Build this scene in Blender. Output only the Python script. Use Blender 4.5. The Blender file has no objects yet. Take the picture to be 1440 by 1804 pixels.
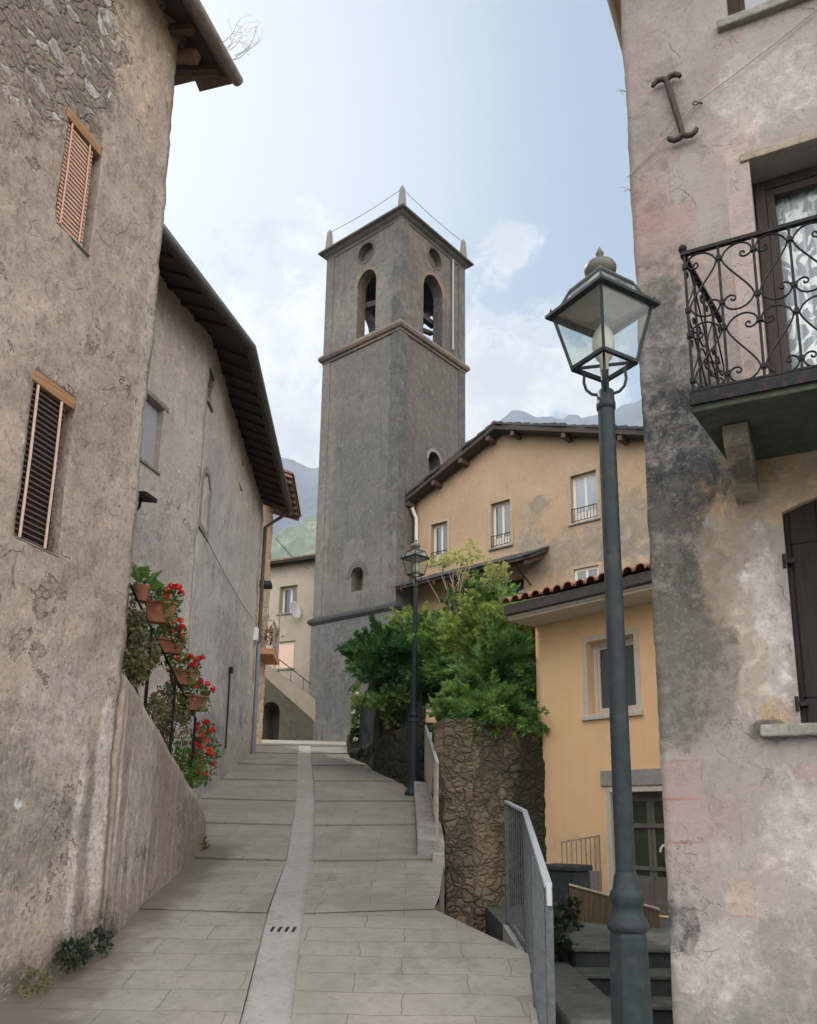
import bpy, bmesh, math, random
from mathutils import Vector, Matrix, noise as mnoise
random.seed(7)
SC = bpy.context.scene
COL = SC.collection
R = math.radians

# ---------------------------------------------------------------- survey: a sight line of the photograph -> a point of the place
F = 1483.; CX, CY = 720., 1114.; EZ = 1.6
ROLL = math.atan2(89, 6544); PIT = math.atan(336/1483.)
cr, sr = math.cos(ROLL), math.sin(ROLL); cp, sp = math.cos(PIT), math.sin(PIT)
def ray(px, py):
    a, b = px-CX, CY-py
    r = a*cr-b*sr; u = a*sr+b*cr
    return (r, F*cp-u*sp, F*sp+u*cp)
def at(px, py, d):
    x, y, z = ray(px, py)
    return Vector((x/y*d, d, EZ+z/y*d))
def heading(vpx):                       # horizontal direction whose vanishing point is at column vpx
    x, y, _ = ray(vpx, 1450+0.0136*(vpx-720)); a = math.atan2(y, x)
    return a-math.pi if vpx < 720 else a

# ---------------------------------------------------------------- camera
cam_d = bpy.data.cameras.new('camera'); cam = bpy.data.objects.new('camera', cam_d); COL.objects.link(cam)
SC.camera = cam
cam_d.sensor_fit = 'AUTO'; cam_d.sensor_width = 36.0; cam_d.lens = 36.0*F/1804.
cam_d.shift_x = 0.0; cam_d.shift_y = (CY-902.)/1804.
cam_d.clip_start = .05; cam_d.clip_end = 20000
cam.location = (0, 0, EZ)
cam.rotation_euler = (Matrix.Rotation(math.pi/2+PIT, 4, 'X') @ Matrix.Rotation(ROLL, 4, 'Z')).to_euler()

# ---------------------------------------------------------------- sky, sun, exposure
SUN_EL, SUN_AZ = 44., -34.              # degrees, azimuth from +Y, negative = left of the street
EXPOSURE = 0.05
world = bpy.data.worlds.new('World'); SC.world = world; world.use_nodes = True

def node(nt, typ, ins=None, **attrs):
    n = nt.nodes.new(typ)
    for k, v in attrs.items(): setattr(n, k, v)
    for k, v in (ins or {}).items():
        s = n.inputs[k]
        if isinstance(v, bpy.types.NodeSocket): nt.links.new(v, s)
        elif isinstance(v, (tuple, list)) and s.type == 'RGBA' and len(v) == 3: s.default_value = (*v, 1)
        else: s.default_value = v
    return n
class T:                                 # short hand for shader graphs
    def __init__(s, nt): s.nt = nt
    def n(s, typ, ins=None, **a): return node(s.nt, typ, ins, **a)
    def noise(s, vec, scale, detail=4, rough=.55, dist=0): return s.n('ShaderNodeTexNoise', {'Vector': vec, 'Scale': scale, 'Detail': detail, 'Roughness': rough, 'Distortion': dist}).outputs['Fac']
    def vor(s, vec, scale, feature='F1', out='Distance', rnd=1.): return s.n('ShaderNodeTexVoronoi', {'Vector': vec, 'Scale': scale, 'Randomness': rnd}, feature=feature).outputs[out]
    def m(s, op, a, b=0., c=0., clamp=False):
        return s.n('ShaderNodeMath', {0: a, 1: b, 2: c}, operation=op, use_clamp=clamp).outputs[0]
    def step(s, v, lo, hi, a=0., b=1.):
        return s.n('ShaderNodeMapRange', {'Value': v, 'From Min': lo, 'From Max': hi, 'To Min': a, 'To Max': b}, interpolation_type='SMOOTHSTEP').outputs[0]
    def mix(s, f, a, b, blend='MIX'):
        n = s.n('ShaderNodeMix', data_type='RGBA', blend_type=blend)
        for i, v in ((0, f), (6, a), (7, b)):
            k = n.inputs[i]
            if isinstance(v, bpy.types.NodeSocket): s.nt.links.new(v, k)
            elif isinstance(v, (tuple, list)): k.default_value = (*v, 1) if len(v) == 3 else v
            else: k.default_value = v
        return n.outputs[2]
    def ramp(s, f, stops):
        n = s.n('ShaderNodeValToRGB', {'Fac': f}); e = n.color_ramp.elements
        while len(e) < len(stops): e.new(.5)
        for el, (p, c) in zip(e, stops): el.position = p; el.color = (*c, 1)
        return n.outputs[0]
    def sep(s, v):
        n = s.n('ShaderNodeSeparateXYZ', {0: v}); return n.outputs[0], n.outputs[1], n.outputs[2]
    def comb(s, x, y, z): return s.n('ShaderNodeCombineXYZ', {0: x, 1: y, 2: z}).outputs[0]
    def warp(s, v, sc, amp): return s.vm('ADD', v, s.vm('MULTIPLY', s.n('ShaderNodeTexNoise', {'Vector': v, 'Scale': sc, 'Detail': 4}).outputs['Color'], (amp, amp, amp)))
    def scale(s, v, sx, sy, sz): return s.n('ShaderNodeMapping', {'Vector': v, 'Scale': (sx, sy, sz)}).outputs[0]
    def vm(s, op, a, b): 
        n = s.n('ShaderNodeVectorMath', {0: a, 1: b}, operation=op); return n.outputs['Value'] if op == 'DOT_PRODUCT' else n.outputs[0]

def build_world():
    nt = world.node_tree; nt.nodes.clear(); t = T(nt)
    sky = t.n('ShaderNodeTexSky', sky_type='NISHITA')
    sky.sun_disc = False; sky.sun_elevation = R(SUN_EL); sky.sun_rotation = R(SUN_AZ); sky.altitude = 300; sky.air_density = 1.0; sky.dust_density = 0.9; sky.ozone_density = 1.5
    d = t.n('ShaderNodeTexCoord').outputs['Generated']
    def cdir(px, py): return Vector(ray(px, py)).normalized()
    nz = t.noise(d, 9, 8, .64, .5); nz2 = t.noise(d, 30, 8, .66, .3)
    puff = t.m('ADD', t.m('MULTIPLY', nz, .75), t.m('MULTIPLY', nz2, .25))
    total = None
    # banks of cloud: direction, angular half-widths (radians, across and up), strength
    for px, py, rw, rh, k in ((480, 720, .16, .17, 1.0), (560, 610, .09, .10, 1.0), (548, 408, .055, .030, .8), (893, 452, .040, .036, .85), (905, 590, .06, .03, .5),
                              (930, 690, .16, .06, .95), (960, 590, .05, .05, .6), (1060, 690, .07, .08, .8)):
        c = cdir(px, py); right = Vector((c.y, -c.x, 0)).normalized(); up = right.cross(c)
        a = t.m('DIVIDE', t.vm('DOT_PRODUCT', d, tuple(right)), rw); b = t.m('DIVIDE', t.vm('DOT_PRODUCT', d, tuple(up)), rh)
        fr = t.step(t.vm('DOT_PRODUCT', d, tuple(c)), .3, .6)
        q = t.m('SQRT', t.m('ADD', t.m('MULTIPLY', a, a), t.m('MULTIPLY', b, b)))
        q = t.m('ADD', q, t.m('MULTIPLY', t.m('SUBTRACT', puff, .5), 5.2))
        mk = t.m('MULTIPLY', t.m('MULTIPLY', t.step(q, 1.05, .55), k), fr)
        total = mk if total is None else t.m('MAXIMUM', total, mk)
    x, y, z = t.sep(d)
    # cumulus bank added behind the viewer, out of view, as fill light
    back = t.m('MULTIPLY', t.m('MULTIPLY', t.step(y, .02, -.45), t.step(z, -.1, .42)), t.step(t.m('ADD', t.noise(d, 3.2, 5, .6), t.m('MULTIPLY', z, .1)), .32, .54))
    veil = t.m('MULTIPLY', t.step(t.noise(d, 2.2, 5, .6), .35, .75), .08)
    col = t.mix(t.m('ADD', veil, .20), t.mix(1., sky.outputs[0], (.97, 1.06, 1.0), 'MULTIPLY'), (4.5, 5.3, 6.2))
    shade = t.step(t.noise(d, 15, 5, .6), .3, .7)
    ccol = t.mix(shade, (5.6, 5.8, 6.2), (8.6, 8.5, 8.4))
    gd = t.vm('DOT_PRODUCT', d, tuple(cdir(250, 250))); col = t.mix(t.m('MULTIPLY', t.step(gd, .90, 1.), .5), col, (8.2, 8.2, 8.3))   # glow of thin haze round the sun
    col = t.mix(total, col, ccol)
    col = t.mix(back, col, BACK_FILL)
    bg = t.n('ShaderNodeBackground', {'Color': col, 'Strength': .125})
    nt.links.new(bg.outputs[0], t.n('ShaderNodeOutputWorld').inputs[0])
BACK_FILL = (36., 34.4, 33.6)
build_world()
sun_d = bpy.data.lights.new('sun', 'SUN'); sun = bpy.data.objects.new('sun', sun_d); COL.objects.link(sun)
sun_d.energy = 3.6; sun_d.angle = R(.6); sun_d.color = (1, .93, .80)
sv = Vector((math.sin(R(SUN_AZ))*math.cos(R(SUN_EL)), math.cos(R(SUN_AZ))*math.cos(R(SUN_EL)), math.sin(R(SUN_EL))))
sun.rotation_euler = sv.to_track_quat('Z', 'Y').to_euler()
sun.location = sv*60
SC.view_settings.view_transform = 'Standard'; SC.view_settings.look = 'None'
SC.view_settings.exposure = EXPOSURE; SC.view_settings.gamma = 1.0; SC.view_settings.use_curve_mapping = False

# ================================================================ helpers: meshes
class MB:
    def __init__(s): s.v = []; s.f = []; s.sm = []
    def add(s, vs, fs, smooth=False):
        o = len(s.v); s.v += [tuple(q) for q in vs]
        for f in fs: s.f.append([i+o for i in f]); s.sm.append(smooth)
        return s
    def box(s, x0, x1, y0, y1, z0, z1):
        return s.add([(x0,y0,z0),(x1,y0,z0),(x1,y1,z0),(x0,y1,z0),(x0,y0,z1),(x1,y0,z1),(x1,y1,z1),(x0,y1,z1)],
                     [(0,3,2,1),(4,5,6,7),(0,1,5,4),(1,2,6,5),(2,3,7,6),(3,0,4,7)])
    def hexa(s, lo, hi):                 # two quads of four points each
        return s.add(list(lo)+list(hi), [(0,3,2,1),(4,5,6,7),(0,1,5,4),(1,2,6,5),(2,3,7,6),(3,0,4,7)])
    def bar(s, a, b, w, h=None, up=(0,0,1)):
        a, b = Vector(a), Vector(b); h = h or w; d = (b-a).normalized(); u = Vector(up)
        if abs(d.dot(u)) > .98: u = Vector((1,0,0))
        x = d.cross(u).normalized()*w/2; y = x.cross(d).normalized()*h/2
        return s.hexa([a-x-y, a+x-y, a+x+y, a-x+y], [b-x-y, b+x-y, b+x+y, b-x+y])
    def prism(s, poly, lo, hi, axis='y'):
        n = len(poly); f = {'y': lambda p, q: (p[0], q, p[1]), 'z': lambda p, q: (p[0], p[1], q), 'x': lambda p, q: (q, p[0], p[1])}[axis]
        return s.add([f(p, lo) for p in poly]+[f(p, hi) for p in poly], [list(range(n))[::-1], list(range(n, 2*n))]+[(i, (i+1) % n, n+(i+1) % n, n+i) for i in range(n)])
    def tube(s, pts, r, n=8, cap=True, smooth=True):
        pts = [Vector(p) for p in pts]; m = len(pts); rr = r if isinstance(r, (list, tuple)) else [r]*m
        vs = []; prev = None
        for i, p in enumerate(pts):
            d = (pts[min(i+1, m-1)]-pts[max(i-1, 0)]).normalized()
            if prev is None: x = d.cross(Vector((0,0,1)) if abs(d.z) < .9 else Vector((1,0,0))).normalized()
            else:
                x = prev-d*prev.dot(d)
                x = x.normalized() if x.length > 1e-6 else d.orthogonal().normalized()
            prev = x; y = d.cross(x)
            vs += [p+(x*math.cos(2*math.pi*k/n)+y*math.sin(2*math.pi*k/n))*rr[i] for k in range(n)]
        fs = [(i*n+k, i*n+(k+1) % n, (i+1)*n+(k+1) % n, (i+1)*n+k) for i in range(m-1) for k in range(n)]
        s.add(vs, fs, smooth)
        if cap: s.add(vs[:n], [list(range(n))[::-1]]); s.add(vs[-n:], [list(range(n))])
        return s
    def lathe(s, prof, n=20, c=(0,0,0), smooth=True, ang=0.):
        c = Vector(c); m = len(prof)
        vs = [c+Vector((r*math.cos(ang+2*math.pi*k/n), r*math.sin(ang+2*math.pi*k/n), z)) for r, z in prof for k in range(n)]
        s.add(vs, [(i*n+k, i*n+(k+1) % n, (i+1)*n+(k+1) % n, (i+1)*n+k) for i in range(m-1) for k in range(n)], smooth)
        s.add(vs[:n], [list(range(n))[::-1]]); s.add(vs[-n:], [list(range(n))]); return s
    def sweep(s, path, prof, closed=False, smooth=False):   # prof points (outward offset, z); outward = right of the path direction
        P = [Vector((p[0], p[1], 0)) for p in path]; n = len(P); rings = []
        for i in range(n):
            if closed or 0 < i < n-1:
                d0 = (P[i]-P[i-1]).normalized(); d1 = (P[(i+1) % n]-P[i]).normalized()
            else:
                d0 = d1 = (P[1]-P[0]).normalized() if i == 0 else (P[-1]-P[-2]).normalized()
            n0 = Vector((d0.y, -d0.x, 0)); n1 = Vector((d1.y, -d1.x, 0)); b = (n0+n1); b = b/max(b.dot(n0), .2)
            rings.append([P[i]+b*o+Vector((0,0,z)) for o, z in prof])
        m = len(prof); vs = [q for r in rings for q in r]; cnt = n if closed else n-1
        s.add(vs, [(i*m+k, ((i+1) % n)*m+k, ((i+1) % n)*m+(k+1) % m, i*m+(k+1) % m) for i in range(cnt) for k in range(m)], smooth)
        if not closed: s.add(rings[0], [list(range(m))]); s.add(rings[-1], [list(range(m))[::-1]])
        return s
    def leaf(s, c, d, nrm, L, W):
        d = d.normalized(); side = d.cross(nrm)
        side = side.normalized() if side.length > 1e-5 else d.orthogonal().normalized()
        k = side.cross(d)*L*.12
        return s.add([c, c+d*L*.5-side*W*.5+k, c+d*L, c+d*L*.5+side*W*.5+k], [(0,1,2,3)])
    def disc(s, c, nrm, r, n=7):
        x = nrm.orthogonal().normalized(); y = nrm.cross(x).normalized(); a0 = random.random()*6
        return s.add([c+(x*math.cos(a0+6.2832*k/n)+y*math.sin(a0+6.2832*k/n))*r for k in range(n)], [list(range(n))])
    def ball(s, c, r, n=8, m=5, sq=1.):
        return s.lathe([(max(.02, math.sin(math.pi*i/m))*r, -math.cos(math.pi*i/m)*r*sq) for i in range(m+1)], n, c)
    def build(s, name, mat, parent=None, loc=None, bevel=0, fix=False):
        me = bpy.data.meshes.new(name); me.from_pydata(s.v, [], s.f)
        me.polygons.foreach_set('use_smooth', s.sm); me.materials.append(mat); me.update()
        if fix:
            bm = bmesh.new(); bm.from_mesh(me); bmesh.ops.remove_doubles(bm, verts=bm.verts, dist=1e-5); bmesh.ops.recalc_face_normals(bm, faces=bm.faces); bm.to_mesh(me); bm.free()
        o = bpy.data.objects.new(name, me); COL.objects.link(o)
        if parent: o.parent = parent
        if loc is not None: o.location = loc
        if bevel:
            b = o.modifiers.new('bevel', 'BEVEL'); b.width = bevel; b.segments = 2; b.limit_method = 'ANGLE'
        return o
def tag(o, label, cat, group=None, kind=None):
    if label: o['label'] = label
    if cat: o['category'] = cat
    if group: o['group'] = group
    if kind: o['kind'] = kind
    return o
def thing(name, label, cat, loc=(0,0,0), rz=0., group=None):
    o = bpy.data.objects.new(name, None); COL.objects.link(o); o.empty_display_size = .2
    o.location = loc; o.rotation_euler = (0, 0, rz); return tag(o, label, cat, group)
def structure(o): o['kind'] = 'structure'; return o
def copy_tree(o, parent=None):
    c = o.copy(); COL.objects.link(c)
    if parent: c.parent = parent
    for ch in [k for k in COL.objects if k.parent == o]: copy_tree(ch, c)
    return c
def cut(o, *mbs):                        # openings taken out of a wall
    for mb in mbs:
        c = mb.build('cutter', o.data.materials[0], fix=True)
        c.parent = o.parent
        md = o.modifiers.new('cut', 'BOOLEAN'); md.operation = 'DIFFERENCE'; md.solver = 'EXACT'; md.object = c
        bpy.context.view_layer.update()
        me = bpy.data.meshes.new_from_object(o.evaluated_get(bpy.context.evaluated_depsgraph_get()))
        o.modifiers.remove(md); old = o.data; o.data = me; bpy.data.meshes.remove(old); cm = c.data; bpy.data.objects.remove(c); bpy.data.meshes.remove(cm)
    return o
def arch_poly(u0, u1, z0, z1, rise, n=16, pointed=False):
    w = u1-u0; c = (u0+u1)/2; pts = [(u0, z0), (u1, z0)]
    for i in range(n+1):
        a = math.pi*i/n; h = math.sin(a)
        if pointed: h = (math.sin(a)+.12*(1-abs(math.cos(a))))/1.12
        pts.append((c+w/2*math.cos(a), z1-rise+rise*h))
    return pts
class Facade:                            # local frame of a front: x along it to the right, y into the house, z up
    def __init__(s, p, ang): s.p = Vector((p[0], p[1], 0)); s.a = ang; s.d = Vector((math.cos(ang), math.sin(ang), 0)); s.n = Vector((s.d.y, -s.d.x, 0))
    def uz(s, px, py, off=0.):
        x, y, z = ray(px, py); p = s.p+s.n*off; det = -x*s.d.y+y*s.d.x
        t = (-p.x*s.d.y+p.y*s.d.x)/det
        return ((t*x-p.x)*s.d.x+(t*y-p.y)*s.d.y, EZ+t*z)
    def w(s, u, off=0., z=0.): return s.p+s.d*u+s.n*off+Vector((0,0,z))
    def thing(s, name, label, cat, group=None): return thing(name, label, cat, s.p, s.a, group)
def wall(name, parent, mat, u0, u1, z0, top, depth, cell=.08, amp=.015, edge=.015, seed=0., rough=1., smooth=True):
    # a solid wall with an uneven face at y = 0; top: number or function of u
    tf = top if callable(top) else (lambda u: top)
    nu = max(2, int((u1-u0)/cell)); nz = max(2, int((tf((u0+u1)/2)-z0)/cell)); mb = MB(); vs = []
    def fb(x, z, s): return mnoise.fractal(Vector((x*s+seed, z*s, seed*1.7)), 1., 2., 4)
    for j in range(nz+1):
        for i in range(nu+1):
            u = u0+(u1-u0)*i/nu; zt = tf(u); z = z0+(zt-z0)*j/nz
            y = -amp*(fb(u, z, .7*rough)+.55*fb(u+9, z, 3.1*rough)+.25*fb(u, z+5, 9*rough))
            uu = u
            if i in (0, nu): uu += edge*fb(z, seed, 1.3)+edge*.6*fb(z, seed+3, 6)
            if j == nz: z += edge*.7*fb(u, seed+4, 2.5)
            vs.append((uu, y, z))
    W = nu+1
    mb.add(vs, [(j*W+i, j*W+i+1, (j+1)*W+i+1, (j+1)*W+i) for j in range(nz) for i in range(nu)], smooth)
    ring = [i for i in range(W)]+[j*W+nu for j in range(1, nz+1)]+[nz*W+i for i in range(nu-1, -1, -1)]+[j*W for j in range(nz-1, 0, -1)]
    o = len(mb.v); mb.v += [(vs[i][0], depth, vs[i][2]) for i in ring]; k = len(ring)
    for q in range(k): mb.f.append([ring[(q+1) % k], ring[q], o+q, o+(q+1) % k]); mb.sm.append(False)
    mb.f.append([o+q for q in range(k)]); mb.sm.append(False)
    return mb.build(name, mat, parent)

# ================================================================ helpers: materials
MATS = {}
def mat_base(name):
    m = bpy.data.materials.new(name); m.use_nodes = True; m.node_tree.nodes.clear(); t = T(m.node_tree)
    out = t.n('ShaderNodeOutputMaterial'); return m, t, out
def finish(t, out, col, rough=.9, bump=None, spec=.25, metal=0., dist=.01, strength=1.):
    b = t.n('ShaderNodeBsdfPrincipled', {'Base Color': col, 'Roughness': rough, 'Metallic': metal, 'Specular IOR Level': spec})
    if bump is not None:
        t.nt.links.new(t.n('ShaderNodeBump', {'Height': bump, 'Distance': dist, 'Strength': strength}).outputs[0], b.inputs['Normal'])
    t.nt.links.new(b.outputs[0], out.inputs[0]); return b
def lum(c, k): return tuple(min(1, v*k) for v in c)
def stucco(name, cols, big=.9, fine=7., stains=(), streak=None, rects=(), cracks=0., bump=.012, rubble=None, spots=None, rough=.93, grain=70., mottle=.42, peel=None, worn=.5):
    m, t, out = mat_base(name); P = t.n('ShaderNodeTexCoord').outputs['Object']; u, y, z = t.sep(P)
    a = t.noise(P, big, 6, .62, .5); b = t.noise(P, fine, 6, .65); c = t.noise(P, grain, 3, .6)
    f = t.m('ADD', t.m('MULTIPLY', a, .6), t.m('MULTIPLY', b, .4))
    k = len(cols); col = t.ramp(f, [(.32+.36*i/(k-1), q) for i, q in enumerate(cols)])
    h = t.m('ADD', t.m('MULTIPLY', t.noise(P, fine*1.3, 7, .68), .75), t.m('MULTIPLY', c, .25))
    if streak:
        s, sc, st = streak
        g = t.noise(t.scale(P, 6, 6, .35), sc, 5, .6)
        col = t.mix(t.m('MULTIPLY', t.step(g, .52, .72), st), col, s)
    def blob(q, ns, amp):
        uu, zz, ru, rz = q
        e = t.m('DIVIDE', t.m('SUBTRACT', u, uu), ru); g = t.m('DIVIDE', t.m('SUBTRACT', z, zz), rz)
        d = t.m('SQRT', t.m('ADD', t.m('MULTIPLY', e, e), t.m('MULTIPLY', g, g)))
        n2 = t.m('ADD', t.m('MULTIPLY', t.noise(P, ns, 7, .68, .3), .7), t.m('MULTIPLY', b, .3))
        return t.m('ADD', d, t.m('MULTIPLY', t.m('SUBTRACT', n2, .5), amp))
    if rubble:                           # region where the plaster is gone and the stones show
        q, rs, stone, joint = rubble
        mk = t.step(blob(q, 2.2, 1.6), 1.1, .85)
        warp = t.warp(P, 4., .24)
        sp_ = t.scale(warp, 1, 1, 1.7)
        e = t.vor(sp_, rs, 'DISTANCE_TO_EDGE'); rc = t.n('ShaderNodeTexVoronoi', {'Vector': sp_, 'Scale': rs}).outputs['Color']
        gx, _, _ = t.sep(rc); sc_ = t.mix(t.step(gx, .80, .92), t.mix(t.m('MULTIPLY', gx, .5), stone[0], col), stone[1]); sc_ = t.mix(t.step(t.noise(P, 16, 6, .7), .45, .66), sc_, lum(joint, 1.6))
        sc_ = t.mix(t.m('MULTIPLY', t.step(e, .08, .01), t.step(t.noise(P, 4, 4), .42, .62, 0., .55)), sc_, joint)
        col = t.mix(mk, col, sc_); h = t.m('ADD', h, t.m('MULTIPLY', t.m('MULTIPLY', t.step(e, 0., .16), mk), .8))
    wv = t.m('ADD', t.m('MULTIPLY', t.noise(P, fine*.55, 7, .70, .4), .55), t.m('MULTIPLY', t.noise(P, fine*2.1, 6, .72), .45))
    wear2 = t.m('ADD', t.m('MULTIPLY', t.step(wv, .40, .58), 1.-worn), worn); tone = t.m('MULTIPLY', t.step(t.noise(P, fine*.9, 7, .72, .6), .44, .68), .6)
    for q in stains:
        uu, zz, ru, rz, c_, st = q[:6]; ns = q[6] if len(q) > 6 else 2.6; amp = (q[7] if len(q) > 7 else 1.5)*2.3; soft = q[8] if len(q) > 8 else .34
        col = t.mix(t.m('MULTIPLY', t.m('MULTIPLY', t.step(blob((uu, zz, ru, rz), ns, amp), 1.+soft*.3, 1.-soft), st), wear2), col, t.mix(tone, c_, lum(c_, 1.9)))
    if peel:                             # flakes of the top coat gone, with a crisp edge
        for ps, th, pc, ph in peel:
            pn = t.noise(P, ps, 8, .64, .25); mk = t.step(pn, th, th+.012); rim = t.m('MULTIPLY', t.step(pn, th-.022, th-.004), t.step(pn, th+.006, th-.004))
            col = t.mix(t.m('MULTIPLY', mk, .85), col, t.mix(.45, pc, col)); col = t.mix(t.m('MULTIPLY', rim, .22), col, lum(cols[-1], 1.25)); h = t.m('SUBTRACT', h, t.m('MULTIPLY', mk, ph))
    for u0, u1, z0, z1, fc, fs, lc, ls in rects:      # faded painted blocks
        e = t.m('SUBTRACT', t.m('ABSOLUTE', t.m('SUBTRACT', u, (u0+u1)/2)), (u1-u0)/2)
        g = t.m('SUBTRACT', t.m('ABSOLUTE', t.m('SUBTRACT', z, (z0+z1)/2)), (z1-z0)/2)
        d = t.m('ADD', t.m('MAXIMUM', e, g), t.m('MULTIPLY', t.m('SUBTRACT', b, .5), .012))
        wear = t.step(t.noise(P, 5.5, 6, .65), .36, .6)
        col = t.mix(t.m('MULTIPLY', t.m('MULTIPLY', t.step(d, .004, -.008), fs), t.m('ADD', t.m('MULTIPLY', wear, .6), .4)), col, fc)
        ln = t.m('MULTIPLY', t.step(t.m('ABSOLUTE', d), .009, .003), t.m('MULTIPLY', t.m('MULTIPLY', wear, t.step(t.noise(P, 2.3, 4), .40, .56)), ls))
        col = t.mix(ln, col, lc)
    if cracks:
        e = t.vor(t.warp(P, 3., .35), 1.5, 'DISTANCE_TO_EDGE')
        mk = t.m('MULTIPLY', t.step(e, .007, .002), t.m('MULTIPLY', t.step(t.noise(P, 1.1, 3), .5, .62), t.step(t.noise(P, 5., 3), .42, .55)))
        col = t.mix(t.m('MULTIPLY', mk, cracks), col, lum(cols[0], .35)); h = t.m('SUBTRACT', h, t.m('MULTIPLY', mk, .7))
    if spots:
        sc_, c_, th = spots
        d = t.vor(t.warp(P, 8., .12), sc_)
        mk = t.m('MULTIPLY', t.step(d, th, th*.6), t.step(t.noise(P, 1.6, 3), .5, .58)); col = t.mix(mk, col, c_); h = t.m('ADD', h, t.m('MULTIPLY', mk, .5))
    mo = t.noise(P, grain*.30, 5, .7); mo2 = t.noise(t.scale(P, 1., 1., .55), grain*.11, 5, .68, .6)
    col = t.mix(t.m('MULTIPLY', t.step(mo, .50, .72), mottle), col, lum(cols[0], .62)); col = t.mix(t.m('MULTIPLY', t.step(mo2, .52, .70), mottle*.8), col, lum(cols[0], .75))
    col = t.mix(t.m('MULTIPLY', t.step(mo, .46, .28), mottle*.8), col, lum(cols[-1], 1.12)); h = t.m('SUBTRACT', h, t.m('MULTIPLY', t.step(mo2, .5, .7), .3))
    # fine pitting and grime in the grain
    pit = t.step(t.noise(P, grain*.55, 5, .7), .62, .78)
    col = t.mix(t.m('MULTIPLY', pit, .35), col, lum(cols[0], .45)); h = t.m('SUBTRACT', h, t.m('MULTIPLY', pit, .35))
    col = t.mix(t.m('MULTIPLY', t.step(c, .55, .8), .25), col, lum(cols[-1], 1.25))
    finish(t, out, col, rough, h, .2, dist=bump); return m
def paint(name, col, rough=.5, var=.12, metal=0., scale=14., spec=.4, wear=None, bump=.0015):
    m, t, out = mat_base(name); P = t.n('ShaderNodeTexCoord').outputs['Object']
    f = t.noise(P, scale, 5, .6); c = t.mix(t.step(f, .3, .7), lum(col, 1-var), lum(col, 1+var))
    if wear: c = t.mix(t.m('MULTIPLY', t.step(t.noise(P, scale*.6, 6, .65), .52, .66), wear[1]), c, wear[0])
    finish(t, out, c, rough, t.noise(P, scale*6, 3), spec, metal, bump); return m
def wood(name, col, rough=.75, axis=2, planks=0.):
    m, t, out = mat_base(name); P = t.n('ShaderNodeTexCoord').outputs['Object']; s = [14., 14., 14.]; s[axis] = .9
    f = t.noise(t.scale(P, *s), 2.2, 5, .65, 1.2); c = t.mix(t.step(f, .25, .75), lum(col, .6), lum(col, 1.3)); h = f
    if planks:
        x = t.sep(P)[0]; fr = t.m('FRACT', t.m('MULTIPLY', x, planks)); e = t.m('MINIMUM', fr, t.m('SUBTRACT', 1., fr))
        g = t.step(e, .05, .01); c = t.mix(g, c, lum(col, .2)); h = t.m('SUBTRACT', h, t.m('MULTIPLY', g, 2.))
    finish(t, out, c, rough, h, .3, dist=.004); return m
def glass(name, tint=(.05,.07,.08), rough=.04):
    m, t, out = mat_base(name); P = t.n('ShaderNodeTexCoord').outputs['Object']
    finish(t, out, tint, rough, t.noise(P, 2.2, 2), 1., dist=.004); return m
def clear_glass(name, dust=(.55,.57,.55), amt=.25, refl=1.):
    m, t, out = mat_base(name); P = t.n('ShaderNodeTexCoord').outputs['Object']
    a = t.n('ShaderNodeBsdfTransparent', {'Color': (.93,.95,.94)}); g = t.n('ShaderNodeBsdfGlossy', {'Roughness': .03})
    d = t.n('ShaderNodeBsdfDiffuse', {'Color': dust}); tr = t.n('ShaderNodeBsdfTranslucent', {'Color': dust})
    dd = t.n('ShaderNodeMixShader', {0: .5, 1: d.outputs[0], 2: tr.outputs[0]})
    f = t.m('MULTIPLY', t.step(t.noise(P, 6, 5, .65), .3, .8), amt*2)
    s1 = t.n('ShaderNodeMixShader', {0: f, 1: a.outputs[0], 2: dd.outputs[0]})
    fr = t.n('ShaderNodeLayerWeight', {'Blend': .5}).outputs['Facing']; fr = t.m('MULTIPLY', t.m('ADD', t.m('MULTIPLY', t.m('POWER', fr, 4.), .55), .03), refl)
    s2 = t.n('ShaderNodeMixShader', {0: fr, 1: s1.outputs[0], 2: g.outputs[0]})
    t.nt.links.new(s2.outputs[0], out.inputs[0]); return m
def leafmat(name, a, b, c=None, trans=.35, scale=1.4):
    m, t, out = mat_base(name); geo = t.n('ShaderNodeNewGeometry'); P = t.n('ShaderNodeTexCoord').outputs['Object']
    r = geo.outputs['Random Per Island']; f = t.m('ADD', t.m('MULTIPLY', r, .55), t.m('MULTIPLY', t.step(t.noise(P, scale, 3), .3, .7), .45))
    col = t.ramp(f, [(.05, a), (.6, b), (.98, c or lum(b, 1.6))])
    d = t.n('ShaderNodeBsdfPrincipled', {'Base Color': col, 'Roughness': .55, 'Specular IOR Level': .35})
    tr = t.n('ShaderNodeBsdfTranslucent', {'Color': t.mix(.5, col, lum(c or b, 1.6))})
    s = t.n('ShaderNodeMixShader', {0: trans, 1: d.outputs[0], 2: tr.outputs[0]}); t.nt.links.new(s.outputs[0], out.inputs[0]); return m

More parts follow.
